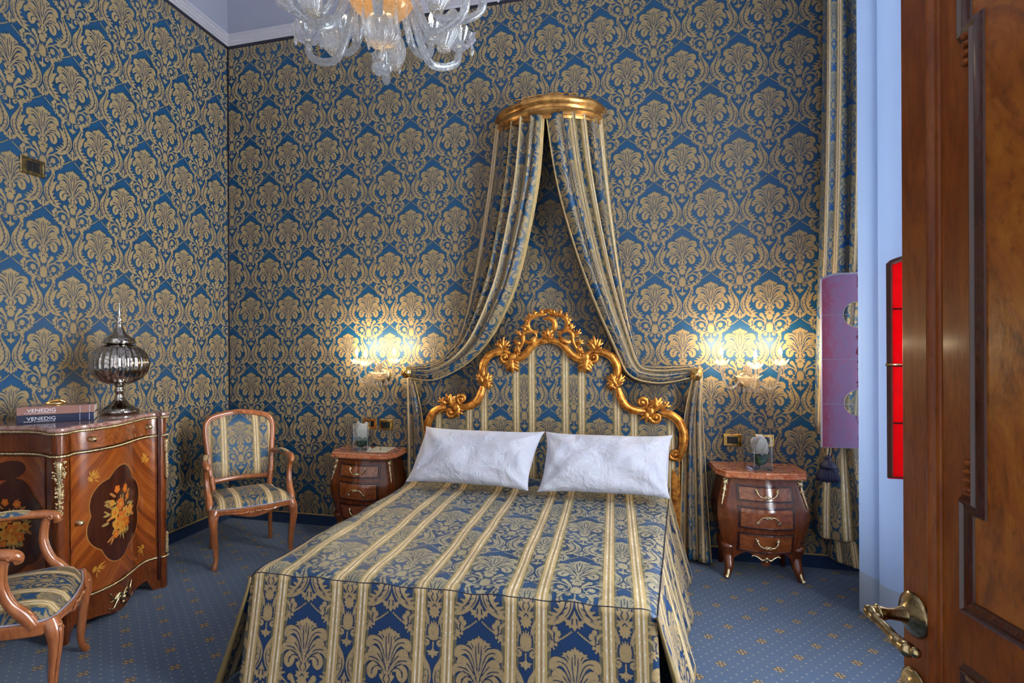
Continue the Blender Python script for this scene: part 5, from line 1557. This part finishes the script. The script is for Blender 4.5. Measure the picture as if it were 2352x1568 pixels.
rp = leaf_panel('red_glass_panel', 3.275, M['redglass'], 'tall bright red stained glass leaf in a dark frame beside the door', [], M['frame_dark'], x0=1.350, zb=.865, zt=2.025, fw=.024)
b = BM(); b.tube([(-.392, -.012, .585), (-.375, -.028, .585), (-.335, -.03, .588)], [.010, .006, .005], 8); b.build('latch', M['oldbrass'], rp)

# ------------------------------------------------------------------ open room door at the right
fwd = Vector((-.1495, .98876, 0)).normalized(); nrm = Vector((-fwd.y, fwd.x, 0))     # nrm points to the camera's side
E0 = Vector((.9443, 0, 0))
# free edge position from the picture: 0.975 right, 1.24 ahead of the camera
Ex = r_*.975+f_*1.24
rz = math.atan2(-fwd.y, -fwd.x)        # local +x runs from free edge to the hinges
dr = thing('door_leaf', 'tall polished wooden door leaf standing open at the right edge', 'door', (Ex.x, Ex.y, .012), rz)
# local: x along leaf, visible face on side sgn*y
ly = Vector((-math.sin(rz), math.cos(rz), 0)); sg = 1 if ly.dot(nrm) > 0 else -1
DW, DH, DT = .86, 2.95, .045
def fy(o): return sg*o
def dbox(b, x0, x1, z0, z1, o0, o1, bev=0): b.box(x0, min(fy(o0), fy(o1)), z0, x1, max(fy(o0), fy(o1)), z1, bev)
b = BM(); dbox(b, 0, DW, 0, DH, -DT, 0, .002); b.build('leaf', M['door_wood'], dr, smooth=False)
def dmould(name, pts, prof, mat, close=False):
    """moulding along a path on the door face; prof: (sideways, out)"""
    b = BM(); n = len(pts); rows = []
    for i, (x, z) in enumerate(pts):
        if close: a = pts[i-1]; c = pts[(i+1) % n]
        else: a = pts[max(i-1, 0)]; c = pts[min(i+1, n-1)]
        t1 = Vector((x-a[0], z-a[1])); t2 = Vector((c[0]-x, c[1]-z))
        t1 = t1.normalized() if t1.length > 1e-6 else t2.normalized(); t2 = t2.normalized() if t2.length > 1e-6 else t1
        n1 = Vector((-t1.y, t1.x)); n2 = Vector((-t2.y, t2.x)); m_ = (n1+n2)
        if m_.length < 1e-5: m_ = n1
        m_.normalize(); k = 1/max(.4, m_.dot(n1))
        rows.append([Vector((x+m_.x*s*k, fy(o), z+m_.y*s*k)) for s, o in prof])
    b.grid(rows, closeu=close); return b.build(name, mat, dr, auto=35)
# raised vertical astragal near the free edge
ast = [(-.020, 0), (-.018, .004), (-.013, .006), (-.011, .003), (-.006, .010), (0, .014), (.006, .010), (.011, .003), (.013, .006), (.018, .004), (.020, 0)]
dmould('edge_astragal', [(.099, .0), (.099, 2.93)], ast, M['door_wood'])
# shouldered panel moulding and its sunk burl panel
pm = [(-.018, 0), (-.016, .006), (-.010, .010), (-.004, .012), (.002, .009), (.006, .014), (.010, .012), (.014, .004), (.020, -.004)]
x1_, x2_ = .188, .216
pth = [(x1_, 1.03), (x1_, 1.225), (x2_, 1.225), (x2_, 2.13), (x1_, 2.13), (x1_, 2.62), (DW-x1_, 2.62), (DW-x1_, 2.13), (DW-x2_, 2.13), (DW-x2_, 1.225), (DW-x1_, 1.225), (DW-x1_, 1.03)]
dmould('panel_moulding', pth, pm, M['mahog_dark'], close=True)
b = BM(); t2 = bmesh.new(); vs = [t2.verts.new((x, fy(.001), z)) for x, z in pth]; t2.faces.new(vs)
r = bmesh.ops.extrude_face_region(t2, geom=t2.faces[:]); bmesh.ops.translate(t2, vec=(0, fy(.0015), 0), verts=[g for g in r['geom'] if isinstance(g, bmesh.types.BMVert)]); b.merge(t2)
b.build('burl_panel', M['door_burl'], dr, smooth=False)
pth2 = [(x1_, .18), (x1_, .90), (DW-x1_, .90), (DW-x1_, .18)]
dmould('lower_moulding', pth2, pm, M['mahog_dark'], close=True)
b = BM(); dbox(b, x1_, DW-x1_, .18, .90, .0005, .002); b.build('lower_panel', M['door_burl'], dr, smooth=False)
for z0 in (1.245, 2.055):
    for xx in (.196, DW-.196):
        b = BM()
        for k in range(4): b.ball((xx, fy(.006), z0+.012+k*.017), .010, 12, (1.25, .9, .72))
        b.build('reeded_block', M['door_wood'], dr)
# lever handle and escutcheon
hd = BM(); prof = [(.0, .0), (.046, 0), (.048, .004), (.040, .008), (.037, .012), (.026, .016), (.020, .022), (0, .024)]
def ylathe(b, prof, c, n=32):
    vs = []; fs = []
    for r, o in prof:
        for j in range(n): a = 2*PI*j/n; vs.append((c[0]+r*math.cos(a), fy(o+c[1]), c[2]+r*math.sin(a)))
    for i in range(len(prof)-1):
        for j in range(n): fs.append((i*n+j, i*n+(j+1) % n, (i+1)*n+(j+1) % n, (i+1)*n+j))
    b.faces(vs, fs)
hz = .945
ylathe(hd, prof, (.038, 0, hz)); ylathe(hd, [(.018, .02), (.014, .035), (.012, .055), (.016, .072), (.019, .076), (.014, .080), (.0, .082)], (.038, 0, hz), 24)
hh = hd.build('handle_rosette', M['oldbrass'], dr)
lv = BM(); P_ = [(.028, .088, hz+.002), (.05, .092, hz), (.075, .092, hz-.004), (.10, .090, hz-.010), (.125, .088, hz-.018), (.145, .086, hz-.020), (.160, .084, hz-.018)]
P_ = spline(P_, 4); rr_ = np.interp(np.linspace(0, 1, len(P_)), [0, .08, .2, .25, .3, .6, .65, .72, .9, 1], [.012, .014, .010, .013, .009, .0105, .014, .012, .016, .007])
lv.tube([(p[0], fy(p[1]), p[2]) for p in P_], [float(q) for q in rr_], 14); lv.ball((.168, fy(.083), hz-.016), .010, 10)
lv.build('lever', M['oldbrass'], dr)
es = BM(); ylathe(es, [(.0, .0), (.040, 0), (.042, .004), (.034, .008), (.024, .006), (.020, .012), (0, .014)], (.038, 0, hz-.160)); es.build('key_rosette', M['oldbrass'], dr)
for z0 in (.25, 1.4, 2.6):
    b = BM(); b.lathe([(0, 0), (.010, .0), (.010, .10), (0, .10)], 12, (DW+.004, -sg*DT, z0)); b.build('hinge', M['oldbrass'], dr)
